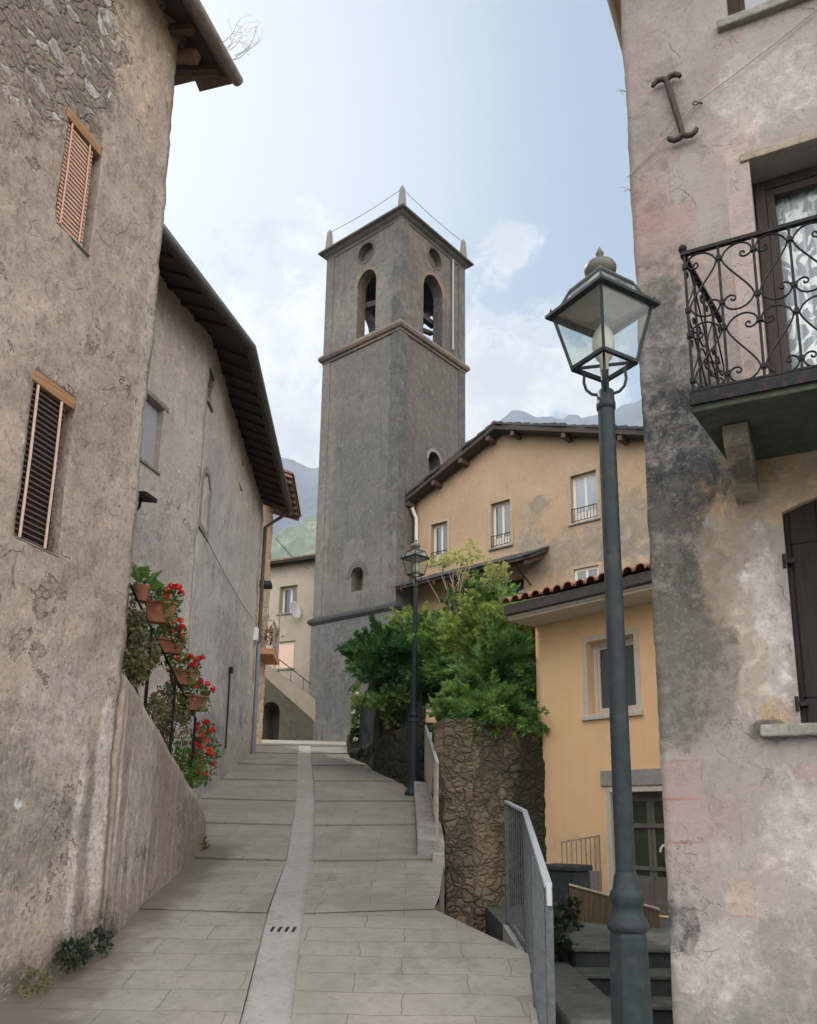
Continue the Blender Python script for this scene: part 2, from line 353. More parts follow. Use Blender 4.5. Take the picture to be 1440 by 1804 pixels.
# ================================================================ materials of the place
M = {}
RED = (.28,.135,.105)
M['h1'] = stucco('rough_grey_render', [(0.218,0.174,0.142),(0.346,0.281,0.231),(0.462,0.382,0.323)], big=.8, fine=9., bump=.02, grain=75., mottle=.7, peel=[(1.3, .60, (.20,.165,.135), 1.2), (3.4, .635, (.42,.37,.33), -.6)],
    rubble=((-1.75, 8.9, .95, 1.9), 6.0, ((.20,.17,.135),(.50,.47,.45)), (.11,.092,.07)),
    stains=[(-.55, 9.2, .6, 1.1, (.47,.36,.26), .75), (-1.3, 1.6, .9, .75, (.165,.165,.14), .7, 1.8), (-.13, 1.9, .13, 1.1, (.50,.455,.42), .9, 4., .8), (-.42, 1.5, .05, 1.0, (.46,.42,.38), .8, 6., .7), (-.30, 1.3, .06, 1.0, (.14,.135,.115), .8, 6., .7),
            (-.75, 2.5, .5, .5, (.36,.31,.28), .6), (-.1, .5, .5, .35, (.05,.05,.042), .75, 5.), (-1.1, .42, 1.2, .16, (.05,.055,.04), .7, 5.), (-.05, 6.2, .14, 2.2, (.42,.375,.31), .55, 4.),
            (-1.2, 3.2, .5, .5, (.36,.30,.25), .5, 3.)],
    streak=((.40,.35,.30), .9, .35), spots=(2.1, (.55,.53,.52), .12), cracks=.35)
M['parapet'] = stucco('streaked_render', [(0.213,0.171,0.133),(0.321,0.259,0.209),(0.440,0.361,0.299)], big=.9, fine=8., bump=.015, mottle=.55, peel=[(2.2, .62, (.18,.15,.12), 1.)],
    stains=[(.16, 1.7, .05, 1.0, (.52,.48,.44), .9, 6., .5), (.48, 1.6, .045, .8, (.52,.48,.44), .9, 6., .5), (.75, 1.5, .12, .7, (.46,.42,.38), .7, 5., .8), (1.3, 1.2, .05, .5, (.46,.42,.38), .7, 5., .8), (.9, 1.9, .5, .9, (.42,.37,.32), .7, 3.), (1.2, .45, 1.2, .2, (.06,.055,.04), .7, 5.), (3.6, 1.3, .9, .7, (.12,.105,.075), .7), (.15,.55,.35,.35,(.03,.035,.03),.85,5.)],
    streak=((.46,.41,.36), 1.3, .75), spots=(3., (.5,.46,.42), .1))
M['h2a'] = stucco('grey_render', [(0.262,0.226,0.194),(0.380,0.333,0.292),(0.471,0.420,0.371)], big=.7, fine=7., bump=.016, mottle=.6, peel=[(1.1, .60, (.22,.20,.18), 1.), (3., .65, (.47,.45,.42), -.5)],
    stains=[(-1.7, 6., .8, .8, (.25,.24,.225), .6), (-1.2, 9.4, 1., .7, (.40,.34,.28), .7), (-2., 5., 1, .8, (.34,.30,.27), .6)], spots=(2.2, (.52,.5,.47), .1), cracks=.5, streak=((.22,.21,.2), .8, .4))
M['h2b'] = stucco('grey_blue_render', [(0.254,0.233,0.216),(0.381,0.351,0.317),(0.496,0.447,0.407)], big=.6, fine=6.5, bump=.016, mottle=.6, peel=[(.9, .61, (.20,.19,.18), 1.), (2.6, .66, (.47,.45,.42), -.5)],
    stains=[(4.2, 5.2, 1.6, 1.2, (.20,.205,.205), .75), (3., 9.4, 6., .7, (.42,.35,.28), .75), (6.6, 5., 1., 1.4, (.22,.225,.23), .6), (1.3, 4.4, .8, 1.7, (.36,.34,.33), .6), (2.6, 3.2, 2.5, .5, (.16,.165,.165), .7)],
    streak=((.20,.205,.21), .8, .55), spots=(1.7, (.5,.48,.46), .08), cracks=.5)
M['tower'] = stucco('dark_tower_render', [(0.079,0.079,0.074),(0.126,0.123,0.111),(0.172,0.163,0.145)], big=.32, fine=3.0, bump=.03, grain=24., mottle=.5, peel=[(.5, .60, (.10,.095,.088), .6), (1.4, .655, (.21,.195,.175), -.4)],
    stains=[(-2.2, 14.5, 1.9, 3.0, (.085,.09,.092), .6, 1.), (-2., 22.5, 2.2, 2.0, (.185,.175,.155), .6, 1.), (-.2, 18, .35, 8, (.06,.064,.066), .75, 1.6), (-3.9, 17., .5, 7, (.165,.15,.13), .6, 1.4),
            (-2.2, 8.6, 2.4, .9, (.10,.112,.118), .8, 1.4), (-2.4, 6.2, 2.2, 1.4, (.075,.085,.09), .7, 1.4), (-2.1, 11.8, .7, .8, (.16,.158,.15), .6, 2.)],
    streak=((.062,.068,.070), .8, .8), spots=(1.2, (.19,.18,.165), .09))
M['tower_side'] = stucco('warm_tower_render', [(0.102,0.086,0.074),(0.150,0.125,0.103),(0.198,0.164,0.133)], big=.32, fine=3.0, bump=.03, grain=24., mottle=.5, peel=[(.5, .60, (.10,.095,.088), .6), (1.4, .655, (.21,.195,.175), -.4)],
    stains=[(3.3, 18.4, .8, 2.4, (.27,.205,.16), .75, 1.5), (3., 19.6, .3, .8, (.30,.27,.24), .9, 2.), (2.8, 17.4, .22, 1.8, (.075,.07,.066), .8, 1.5), (2.4, 23.4, 1.2, 1.6, (.19,.18,.15), .6, 1.), (.2, 18, .4, 8, (.072,.074,.074), .6, 1.5)],
    streak=((.075,.073,.07), .8, .7))
M['tower_stone'] = stucco('string_course_stone', [(0.058,0.054,0.049),(0.098,0.090,0.078),(0.138,0.121,0.104)], big=1., fine=5., bump=.02, stains=[(-1, 21, 2, .4, (.26,.19,.14), .5, 2.)])
M['pinnacle'] = stucco('pale_stone', [(0.161,0.149,0.143),(0.211,0.192,0.183),(0.260,0.242,0.229)], big=1.5, fine=6., bump=.01)
M['h5'] = stucco('ochre_render', [(0.281,0.201,0.125),(0.331,0.240,0.154),(0.372,0.278,0.188)], big=.4, fine=3., bump=.01, grain=40., peel=[(.9, .63, (.25,.20,.14), .5)],
    stains=[(6.8, 10.3, 3.4, .85, (.17,.155,.125), .85, 1.6, 2.0, .3), (8.8, 10.8, 1.2, 1.2, (.16,.15,.125), .85, 1.6, 2.0, .3), (5.2, 11.6, .5, 1.0, (.20,.18,.14), .75, 2.4, 2.2, .25), (7.3, 13.15, .9, .35, (.28,.22,.155), .6, 3.5, 2.),
            (5.6, 12.3, .45, .3, (.15,.145,.125), .8, 3.), (2., 9.2, 5., .9, (.30,.22,.14), .6, 1.2)], streak=((.30,.235,.16), .6, .3))
M['h6'] = stucco('warm_yellow_render', [(.76,.505,.27),(.80,.545,.30),(.83,.58,.335)], big=.6, fine=3., bump=.004, grain=60., mottle=.05, stains=[(.5, 1.15, 1.1, .3, (.56,.41,.26), .6, 3.), (1.4, 2.85, .35, .4, (.66,.47,.29), .45, 4.), (1.5, 4.62, 1.8, .14, (.60,.43,.26), .5, 3.), (.05, 2.5, .16, 1.4, (.62,.44,.27), .4, 3.)], streak=((.62,.44,.27), 1.2, .25))
QF = (.29,.20,.175)
M['h7'] = stucco('patchy_pink_render', [(0.217,0.189,0.175),(0.260,0.231,0.218),(0.297,0.272,0.258)], big=1.1, fine=7., bump=.010, grain=90., mottle=.42, worn=.30, peel=[(1.6, .60, (.27,.245,.225), .5), (4.5, .66, (.22,.195,.17), .5)],
    stains=[(-.47, 6.75, .20, .5, (.15,.145,.125), .85, 4.), (-.15, 7.15, .18, .26, (.17,.165,.14), .8, 5.), (-.30, 7.5, .16, .12, (.12,.115,.10), .6, 6.), (-.45, 6.0, .2, .7, (.175,.13,.115), .85, 4.), (-.25, 5.55, .36, .42, (.21,.165,.145), .8, 4.),
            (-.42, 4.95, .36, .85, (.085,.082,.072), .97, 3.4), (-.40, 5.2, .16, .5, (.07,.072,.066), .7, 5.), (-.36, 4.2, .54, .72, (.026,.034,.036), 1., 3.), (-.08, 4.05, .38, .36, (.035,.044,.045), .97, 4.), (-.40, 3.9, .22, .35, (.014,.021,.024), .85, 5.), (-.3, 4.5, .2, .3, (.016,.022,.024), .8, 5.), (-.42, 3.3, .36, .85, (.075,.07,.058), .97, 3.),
            (-.35, 3.05, .2, .5, (.05,.055,.045), .7, 5.), (.5, 3.80, .60, .40, (.36,.26,.155), .95, 2.5), (-.05, 3.3, .22, .55, (.24,.185,.13), .8, 4.), (.12, 2.8, .17, .65, (.43,.405,.39), .8, 4.), (.0, 2.75, .16, .5, (.27,.225,.165), .8, 3.), (-.42, 2.6, .40, .52, (.10,.094,.08), .95, 3.6, 1.0, .18), (-.45, 2.4, .2, .3, (.08,.08,.07), .6, 5.),
            (.16, 2.32, .1, .12, (.36,.235,.11), .7, 5.), (.1, 2.21, .14, .08, (.07,.07,.06), .9, 8.), (.25, 1.2, .6, .5, (.31,.285,.26), .8, 2.), (.35, .85, .6, .3, (.18,.175,.15), .8, 3.), (-.1, .35, .8, .32, (.17,.17,.14), .85, 3.), (.3, 1.6, .3, .35, (.44,.415,.40), .5, 3.), (-.3, .75, .3, .3, (.40,.375,.355), .6, 4.),
            (-.51, 1.0, .12, .2, (.055,.06,.058), 1., 6., .8, .15), (-.48, 1.24, .12, .14, (.21,.19,.17), .95, 6., .7, .12), (.33, 1.95, .09, .05, RED, .4, 8., 2.), (.3, 7.55, .12, .03, RED, .6, 6., 2.), (.55, 7.0, .5, .35, (.36,.34,.32), .7, 2.), (.2, 6.65, .18, .2, (.37,.30,.26), .7, 5.)],
    rects=[(-.6, -.09, 5.9, 6.25, QF, .65, RED, .8), (-.6, -.28, 6.3, 6.62, QF, .35, RED, .6), (-.6, -.2, 6.66, 6.9, QF, .3, RED, .5), (-.6, -.32, 1.78, 2.03, QF, .55, RED, .95), (-.6, -.1, 1.5, 1.775, QF, .5, RED, .7), (-.6, -.3, 1.28, 1.495, QF, .3, RED, .4),
           (-.2, -.05, 1.06, 1.28, (.40,.27,.19), .5, RED, .5), (.12, .30, 4.1, 6.6, (.40,.31,.28), .5, RED, .75), (-.6, -.32, 7.35, 7.9, QF, .2, RED, .5)],
    cracks=.35, spots=None)
M['soffit'] = wood('dark_eave_boards', (.050,.040,.034), axis=0)
M['rafter'] = wood('weathered_rafter', (.085,.058,.042), axis=1)
M['rafter_warm'] = wood('warm_purlin', (.20,.125,.08), axis=1)
M['tile'] = stucco('old_roof_tile', [(.10,.075,.06),(.17,.115,.085),(.24,.17,.13)], big=1.4, fine=6., bump=.01)
M['tile_red'] = stucco('red_roof_tile', [(.20,.10,.065),(.28,.145,.10),(.34,.20,.145)], big=1.6, fine=7., bump=.008, stains=())
M['slate'] = stucco('dark_roof_slab', [(.035,.037,.040),(.055,.056,.058),(.08,.078,.075)], big=1.2, fine=6., bump=.01)
M['gutter'] = paint('weathered_gutter', (.20,.165,.145), .6, .2)
M['gutter_dark'] = paint('dark_gutter', (.07,.065,.06), .55, .2)
M['lintel_wood'] = wood('ochre_window_beam', (.31,.175,.085), axis=0)
M['slat'] = paint('salmon_blind_slat', (.50,.31,.225), .6, .08)
M['slat_dark'] = paint('brown_blind_slat', (.115,.068,.052), .6, .12)
M['rod'] = paint('pale_blind_cord', (.46,.33,.27), .6, .1)
M['dark'] = paint('dark_interior', (.012,.012,.013), .9, .1)
M['stone_sill'] = stucco('sill_stone', [(.13,.135,.11),(.22,.21,.175),(.31,.295,.255)], big=4., fine=9., bump=.02, mottle=.6)
M['shutter_grey'] = paint('grey_shutter', (.26,.265,.27), .6, .06)
M['shutter_pink'] = paint('pale_pink_blind', (.55,.40,.32), .7, .05)
M['iron'] = paint('black_iron', (.016,.017,.019), .6, .3, scale=30., spec=.12, wear=((.06,.035,.025), .6))
M['rust'] = paint('rusty_iron', (.040,.030,.026), .8, .35, scale=25., wear=((.085,.045,.03), .7))
M['lamp'] = paint('dark_green_grey_lamp_paint', (.020,.029,.032), .5, .15, scale=20., spec=.14, wear=((.045,.05,.045), .5))
M['lampglass'] = clear_glass('lantern_glass', (.55,.57,.55), .035)
M['lamproof'] = clear_glass('opal_lantern_roof', (.60,.64,.68), .30)
M['reflector'] = paint('grey_reflector', (.28,.285,.26), .5, .08)
M['bulb'] = paint('milky_bulb', (.40,.385,.32), .35, .04)
M['galv'] = paint('galvanised_steel', (.085,.092,.098), .6, .2, metal=.0, spec=.15, scale=25.)
M['galv_top'] = paint('pale_steel_handrail', (.30,.315,.34), .65, .08, metal=.0)
M['rail_old'] = paint('tan_painted_rail', (.27,.235,.19), .6, .15)
M['white'] = paint('white_paint', (.62,.60,.57), .5, .05)
M['frame_white'] = paint('cream_window_frame', (.58,.53,.46), .5, .06)
M['frame_brown'] = wood('dark_brown_frame', (.045,.033,.029), axis=2)
M['shutter_brown'] = wood('dark_red_brown_shutter', (.017,.0115,.0105), axis=2, planks=6.)
M['pane'] = glass('window_pane')
M['pane_blue'] = glass('sky_pane', (.10,.14,.18), .03)
M['pane_clear'] = clear_glass('door_pane', (.4,.42,.42), .02, .45)
M['terracotta'] = stucco('terracotta', [(.16,.065,.04),(.25,.105,.062),(.32,.155,.10)], big=5., fine=14., bump=.003, peel=[(9., .62, (.30,.22,.17), .2)])
M['red'] = leafmat('red_petals', (.50,.012,.012), (.66,.025,.02), (.80,.06,.04), .25)
M['whitepetal'] = leafmat('white_petals', (.72,.70,.62), (.8,.78,.7), (.85,.84,.78), .4)
M['leaf'] = leafmat('geranium_leaves', (.035,.085,.022), (.075,.16,.04), (.15,.25,.07), .35)
M['leaf_bright'] = leafmat('bright_bush_leaves', (.06,.13,.03), (.12,.23,.055), (.22,.33,.09), .4)
M['leaf_dry'] = leafmat('olive_creeper_leaves', (.06,.07,.03), (.12,.125,.05), (.22,.20,.09), .3)
M['weed_dark'] = leafmat('dark_weed_leaves', (.012,.02,.012), (.025,.036,.02), (.05,.06,.03), .2)
M['conifer'] = leafmat('conifer_sprays', (0.013,0.046,0.013), (0.061,0.170,0.044), (0.290,0.436,0.091), .25, .9)
M['conifer_dark'] = leafmat('dark_conifer_sprays', (0.009,0.034,0.014), (0.038,0.118,0.042), (0.170,0.324,0.078), .2, .9)
M['conifer_lit'] = leafmat('sunlit_conifer_sprays', (0.027,0.064,0.015), (0.115,0.216,0.054), (0.432,0.491,0.106), .35, .9)  # yellow-green of sunlit tips put into the spray colour
M['broad'] = leafmat('broad_leaves', (0.039,0.098,0.029), (0.098,0.182,0.047), (0.260,0.338,0.098), .4)
M['yellowleaf'] = leafmat('yellow_green_leaves', (.17,.20,.05), (.28,.30,.085), (.40,.40,.14), .5)
M['palm'] = leafmat('frond_leaves', (0.020,0.068,0.040), (0.040,0.116,0.060), (0.080,0.180,0.080), .2)
M['wood_stem'] = wood('bark', (.075,.055,.04), axis=2)
M['dry_stem'] = paint('dry_stem', (.30,.245,.19), .8, .2)
M['rubble'] = None
def rubble_mat(name, dark, light, joint, sc=3.2, moss=None, extra=()):
    m, t, out = mat_base(name); P = t.n('ShaderNodeTexCoord').outputs['Object']; u, y, z = t.sep(P)
    wp = t.vm('ADD', P, t.vm('MULTIPLY', t.n('ShaderNodeTexNoise', {'Vector': P, 'Scale': 4., 'Detail': 3}).outputs['Color'], (.35,.35,.35)))
    v = t.scale(wp, 1, 1, 1.45); e = t.vor(v, sc, 'DISTANCE_TO_EDGE'); rc = t.n('ShaderNodeTexVoronoi', {'Vector': v, 'Scale': sc}).outputs['Color']; g = t.sep(rc)[0]
    n = t.noise(P, 9, 6, .68); col = t.mix(t.m('ADD', t.m('MULTIPLY', g, .6), t.m('MULTIPLY', n, .4)), dark, light)
    col = t.mix(t.step(n, .55, .75), col, lum(light, 1.15)); col = t.mix(t.step(e, .10, .02), col, joint)
    big = t.noise(P, .9, 5, .6)
    if moss: col = t.mix(t.m('MULTIPLY', t.step(big, .42, .6), moss[1]), col, moss[0])
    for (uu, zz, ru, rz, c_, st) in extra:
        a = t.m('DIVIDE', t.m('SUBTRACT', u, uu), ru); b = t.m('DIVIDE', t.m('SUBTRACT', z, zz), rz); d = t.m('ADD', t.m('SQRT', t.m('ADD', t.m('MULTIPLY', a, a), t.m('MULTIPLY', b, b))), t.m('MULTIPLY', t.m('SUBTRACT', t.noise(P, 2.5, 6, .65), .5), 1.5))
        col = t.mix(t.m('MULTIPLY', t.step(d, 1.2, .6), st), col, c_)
    h = t.m('ADD', t.step(e, 0., .22), t.m('MULTIPLY', n, .9)); finish(t, out, col, .95, h, .15, dist=.022); return m
M['rubble'] = rubble_mat('brown_rubble_stone', (.115,.09,.064), (.25,.20,.142), (.095,.074,.053), 6.5, ((.06,.062,.038), .6), [(1.5, 1.6, .6, 1.7, (.028,.033,.022), .9), (.22, 2.6, .3, .7, (.33,.265,.185), .75), (.5, 1.2, .3, .6, (.27,.215,.15), .5)])  # shade under the greenery painted on the right, lit tan painted top left
M['rock_dark'] = rubble_mat('dark_mossy_rock', (.030,.032,.025), (.075,.07,.055), (.018,.018,.015), 3., ((.03,.045,.022), .6))
M['h3'] = rubble_mat('tan_rubble_masonry', (.34,.245,.165), (.58,.45,.34), (.40,.30,.215), 3.2)  # pale stone carries the warm bounced light in its colour
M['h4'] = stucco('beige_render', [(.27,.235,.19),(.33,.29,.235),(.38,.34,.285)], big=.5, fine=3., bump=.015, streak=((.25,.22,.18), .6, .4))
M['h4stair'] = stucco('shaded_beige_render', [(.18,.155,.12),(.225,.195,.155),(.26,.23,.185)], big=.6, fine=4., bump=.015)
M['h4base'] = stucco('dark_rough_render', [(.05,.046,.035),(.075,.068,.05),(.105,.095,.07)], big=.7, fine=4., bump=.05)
M['concrete'] = stucco('grey_concrete', [(.22,.215,.20),(.29,.28,.26),(.35,.335,.31)], big=1.2, fine=7., bump=.008)
M['mossy'] = stucco('mossy_concrete', [(.05,.058,.05),(.085,.09,.078),(.14,.138,.12)], big=2., fine=7., bump=.02)
M['darkstone'] = stucco('dark_wet_stone', [(.022,.026,.028),(.034,.038,.04),(.06,.062,.06)], big=1.6, fine=7., bump=.01)
M['reed'] = wood('brown_reed_mat', (.115,.085,.05), axis=2, planks=40.)
M['slabdark'] = stucco('balcony_slab_stone', [(0.021,0.025,0.025),(0.036,0.040,0.036),(0.060,0.060,0.051)], big=1.8, fine=7., bump=.015, stains=[(.5, 4.05, 1.2, .15, (.07,.085,.06), .7)])
M['corbel'] = stucco('corbel_stone', [(.16,.14,.105),(.26,.225,.17),(.34,.30,.235)], big=3., fine=9., bump=.012, stains=[(.12, 4.0, .1, .12, (.10,.095,.08), .8, 6.), (.15, 3.86, .15, .05, (.06,.068,.06), .9, 6.)])
M['beam'] = wood('old_belfry_timber', (.05,.042,.036), axis=0)
M['bronze'] = paint('dark_bronze', (.055,.05,.04), .5, .2, metal=.6)
M['fence'] = paint('blue_green_fence_boards', (.035,.060,.062), .8, .3, scale=5.)
M['orange'] = stucco('orange_slab_edge', [(.36,.17,.095),(.44,.215,.12),(.48,.26,.16)], big=2., fine=8., bump=.006)
M['soil'] = stucco('garden_soil', [(.04,.032,.022),(.06,.048,.033),(.085,.07,.045)], big=2., fine=9., bump=.05)
M['sign_pipe'] = paint('blue_grey_pipe', (.14,.165,.20), .5, .1)
def paving_mat():
    m, t, out = mat_base('stone_paving'); P = t.n('ShaderNodeTexCoord').outputs['Object']; x, y, z = t.sep(P)
    wob = t.m('MULTIPLY', t.m('SUBTRACT', t.noise(P, 1.6, 4), .5), .13)
    v = t.comb(t.m('ADD', x, wob), t.m('ADD', y, wob), 0.)
    br = t.n('ShaderNodeTexBrick', {'Vector': v, 'Color1': (.62,.62,.62), 'Color2': (.40,.40,.40), 'Mortar': (0,0,0), 'Scale': 1., 'Mortar Size': .005, 'Mortar Smooth': .35, 'Bias': 0., 'Brick Width': .86, 'Row Height': .37}, offset=.43, squash=1.)
    f = t.noise(P, 5., 6, .65); g = t.noise(P, .55, 5, .6); k = t.n('ShaderNodeRGBToBW', {0: br.outputs['Color']}).outputs[0]
    base = t.ramp(t.m('ADD', t.m('MULTIPLY', k, .5), t.m('MULTIPLY', f, .45)), [(.2, (0.185,0.171,0.143)), (.5, (0.263,0.244,0.210)), (.75, (0.325,0.306,0.265))])
    base = t.mix(t.m('MULTIPLY', t.step(t.noise(P, 16, 6, .72), .5, .68), .45), base, (0.126,0.116,0.096)); base = t.mix(t.m('MULTIPLY', t.step(t.noise(t.scale(P, 1., .5, 1.), 1.3, 7, .7), .52, .62), .4), base, (0.135,0.127,0.103))
    base = t.mix(t.m('MULTIPLY', t.step(g, .42, .66), .6), base, (0.167,0.164,0.139))
    base = t.mix(t.m('MULTIPLY', t.step(t.noise(P, 2.1, 6, .7), .55, .72), .5), base, (0.288,0.263,0.234))
    base = t.mix(t.m('MULTIPLY', t.m('SUBTRACT', 1., k, clamp=True), t.m('MULTIPLY', t.step(k, .2, .02), .32)), base, (0.108,0.096,0.077))
    base = t.mix(t.m('MULTIPLY', t.step(t.noise(P, 60, 3, .7), .55, .75), .35), base, (0.117,0.109,0.095))
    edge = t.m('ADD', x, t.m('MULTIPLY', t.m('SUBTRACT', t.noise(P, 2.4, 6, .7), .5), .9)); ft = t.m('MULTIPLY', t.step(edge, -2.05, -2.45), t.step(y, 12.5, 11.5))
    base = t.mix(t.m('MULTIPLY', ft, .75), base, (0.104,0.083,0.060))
    h = t.m('ADD', t.m('MULTIPLY', t.step(k, .0, .3), 1.), t.m('MULTIPLY', f, .35)); finish(t, out, base, .85, h, .25, dist=.008); return m
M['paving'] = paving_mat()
M['strip'] = stucco('pale_channel_stone', [(0.245,0.233,0.214),(0.292,0.279,0.261),(0.332,0.321,0.304)], big=.8, fine=6., bump=.006, rough=.8, peel=[(1.7, .60, (.25,.23,.205), .3)], mottle=.5)
M['earth'] = stucco('ground_earth', [(.10,.09,.07),(.13,.12,.09),(.16,.15,.11)], big=.2, fine=2., bump=.05)
def land_mat(name, a, b, c, sc):
    m, t, out = mat_base(name); P = t.n('ShaderNodeTexCoord').outputs['Object']
    f = t.m('ADD', t.m('MULTIPLY', t.noise(P, sc, 6, .65), .6), t.m('MULTIPLY', t.noise(P, sc*9, 5, .7), .4)); finish(t, out, t.ramp(f, [(.36, a), (.5, b), (.64, c)]), 1., None, .0); return m
M['mountain'] = land_mat('far_mountain', (.085,.10,.125), (.115,.135,.165), (.16,.18,.21), .002)
M['woods'] = land_mat('wooded_slope', (.10,.125,.095), (.15,.18,.125), (.27,.285,.19), .012)  # part of the distance haze is put into these pale greens

# ================================================================ the ground, the street
PROF = [(-40,-1.7),(0,-1.6),(4,-1.5),(6.1,-1.33),(8.6,-.83),(11.2,-.45),(13.6,-.02),(16,.43),(18.2,.89),(20.3,1.35),(22.2,1.77),(23.8,2.1),(25.5,2.28),(33,3.1),(45,3.7),(70,4.2)]
def lerp(tab, d):
    for (a, b), (c, e) in zip(tab, tab[1:]):
        if d <= c: return b+(e-b)*(d-a)/(c-a)
    return tab[-1][1]
def road_z(d): return EZ+lerp(PROF, d)
XS = [(-10,.4),(0,-.45),(6.15,-.93),(8.63,-1.16),(11.23,-1.355),(16.35,-1.915),(21.7,-2.62),(25.6,-3.1)]
RE = [(-10,1.2),(4,.80),(4.9,.82),(7.9,1.08),(8.25,1.05),(8.30,.34),(8.75,.30),(9.2,.36),(10.9,.48),(11.3,.45),(17,.3),(18.9,-.3),(20.5,-.9),(21.4,-1.25),(25.6,-1.6)]
def build_street():
    g = MB(); g.add([(-9000,-9000,-1.3),(9000,-9000,-1.3),(9000,9000,-1.3),(-9000,9000,-1.3)], [(0,1,2,3)])
    structure(g.build('ground', M['earth']))
    RIS = [8.75,11.3,13.7,15.95,18.2,20.3,22.2,23.9,25.6]; H = .026; SH = .22
    mb = MB(); ch = MB()
    bounds = [-6.]+RIS
    for side in (0, 1):
        for k in range(len(bounds)-1):
            d0, d1 = bounds[k], bounds[k+1]; z0 = road_z(d0); z1 = road_z(d1)-H; rows = 12 if k == 0 else 5
            prevr = None
            for j in range(rows+1):
                tt = j/rows; d = d0+(d1-d0)*tt
                z = (z0+(z1-z0)*tt) if k else min(road_z(d), z1+(road_z(d)-road_z(d1)) if d < d1 else z1)-0.0
                if k == 0: z = road_z(d)-H*max(0, (d-5)/(d1-5))
                zin = -.035; xs = lerp(XS, d-SH)+(-.175 if side == 0 else .175)
                xe = -4.75 if side == 0 else lerp(RE, d)
                pe = Vector((xe, d, z)); pi_ = Vector((xs, d-SH, z+zin)); pm = pe.lerp(pi_, .5)
                row = [pe, pm, pi_] if side == 0 else [pi_, pm, pe]
                if j == 0 and k:          # nosing of the step, riser tucked back beneath it
                    lo = [q+Vector((0,0,-.018)) for q in row]; bk = [q+Vector((0,.03,-.018)) for q in row]; bt = [q+Vector((0,.03,-H-.02)) for q in row]
                    for A, B in ((lo, row), (bk, lo), (bt, bk)): mb.add(A+B, [(0,1,4,3),(1,2,5,4)])
                if prevr: mb.add(prevr+row, [(0,1,4,3),(1,2,5,4)])
                prevr = row
                if side == 1 and j < rows: # outer skirt, so the raised street has a side
                    d2 = d+(d1-d0)/rows; mb.add([pe, (lerp(RE, d2), d2, z), (lerp(RE, d2), d2, -1.3), (xe, d, -1.3)], [(0,1,2,3)])
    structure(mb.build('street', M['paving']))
    ds = [-6+.6*i for i in range(53)]; vs = []
    for d in ds:
        x = lerp(XS, d); z = road_z(d)-.05; vs += [(x-.175, d, z+.012), (x-.11, d, z), (x+.11, d, z), (x+.175, d, z+.012), (x+.175, d, z-.4), (x-.175, d, z-.4)]
    ch.add(vs, [(i*6+k, i*6+(k+1) % 6, i*6+6+(k+1) % 6, i*6+6+k) for i in range(len(ds)-1) for k in range(6)])
    structure(ch.build('drain_channel', M['strip'], fix=True))
    up = MB(); n = 24; vs = []
    for j in range(n+1):
        d = 25.57+44*j/n
        vs += [(-16, d, road_z(d)), (12, d, road_z(d))]
    up.add(vs, [(2*j, 2*j+1, 2*j+3, 2*j+2) for j in range(n)]); up.add([(-16,25.57,-1.3),(12,25.57,-1.3),(12,25.57,road_z(25.57)),(-16,25.57,road_z(25.57))], [(0,1,2,3)])
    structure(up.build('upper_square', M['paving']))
    # the lower lane on the right, its terrace
    lane = MB(); lane.box(1.0, 9, -6, 13.5, -1.29, -.3); structure(lane.build('lower_lane', M['concrete']))
    ter = MB(); ter.prism([(1.15,8.9),(5.2,8.9),(5.2,10.5),(2.0,12.9),(1.15,12.6)], -.29, .455, 'z'); structure(ter.build('door_terrace', M['mossy']))
    st = thing('stone_steps', 'dark stone steps behind the near lamp post, rising to the yellow house door', 'steps', (2.3, 8.0, -.3))
    for i, (d, z) in enumerate(((8.5,.46),(8.1,.285),(7.7,.11),(7.3,-.06),(6.9,-.18))):
        b = MB(); b.box(1.64, 3.4 if i < 2 else 3.1, d+.015, d+.45 if i else 8.9, -.29, z-.035); b.build('riser', M['darkstone'], st).matrix_parent_inverse = Matrix.Translation((-2.3,-8.0,.3))
        b = MB(); b.box(1.62, 3.4 if i < 2 else 3.1, d-.02, d+.45 if i else 8.9, z-.034, z); b.build('tread', M['mossy'], st, bevel=.008).matrix_parent_inverse = Matrix.Translation((-2.3,-8.0,.3))
    k = MB(); k.box(1.14, 1.61, 6.2, 8.85, -.29, .30); tag(k.build('kerb_wall', M['mossy'], bevel=.03), 'low mossy concrete block beside the dark steps', 'low wall')
build_street()
def drain():
    mb = MB(); d = 8.15; x = lerp(XS, d)
    for i in range(4):
        for q in range(2): pass
        xx = x-.115+.066*i; mb.hexa([(xx, d-.06, road_z(d-.06)-.06), (xx+.028, d-.06, road_z(d-.06)-.06), (xx+.034, d+.07, road_z(d+.07)-.06), (xx+.006, d+.07, road_z(d+.07)-.06)],
                              [(xx, d-.06, road_z(d-.06)-.046), (xx+.028, d-.06, road_z(d-.06)-.046), (xx+.034, d+.07, road_z(d+.07)-.046), (xx+.006, d+.07, road_z(d+.07)-.046)])
    tag(mb.build('drain_grate', M['dark']), 'four dark drain slots set in the pale channel of the street', 'drain')
drain()

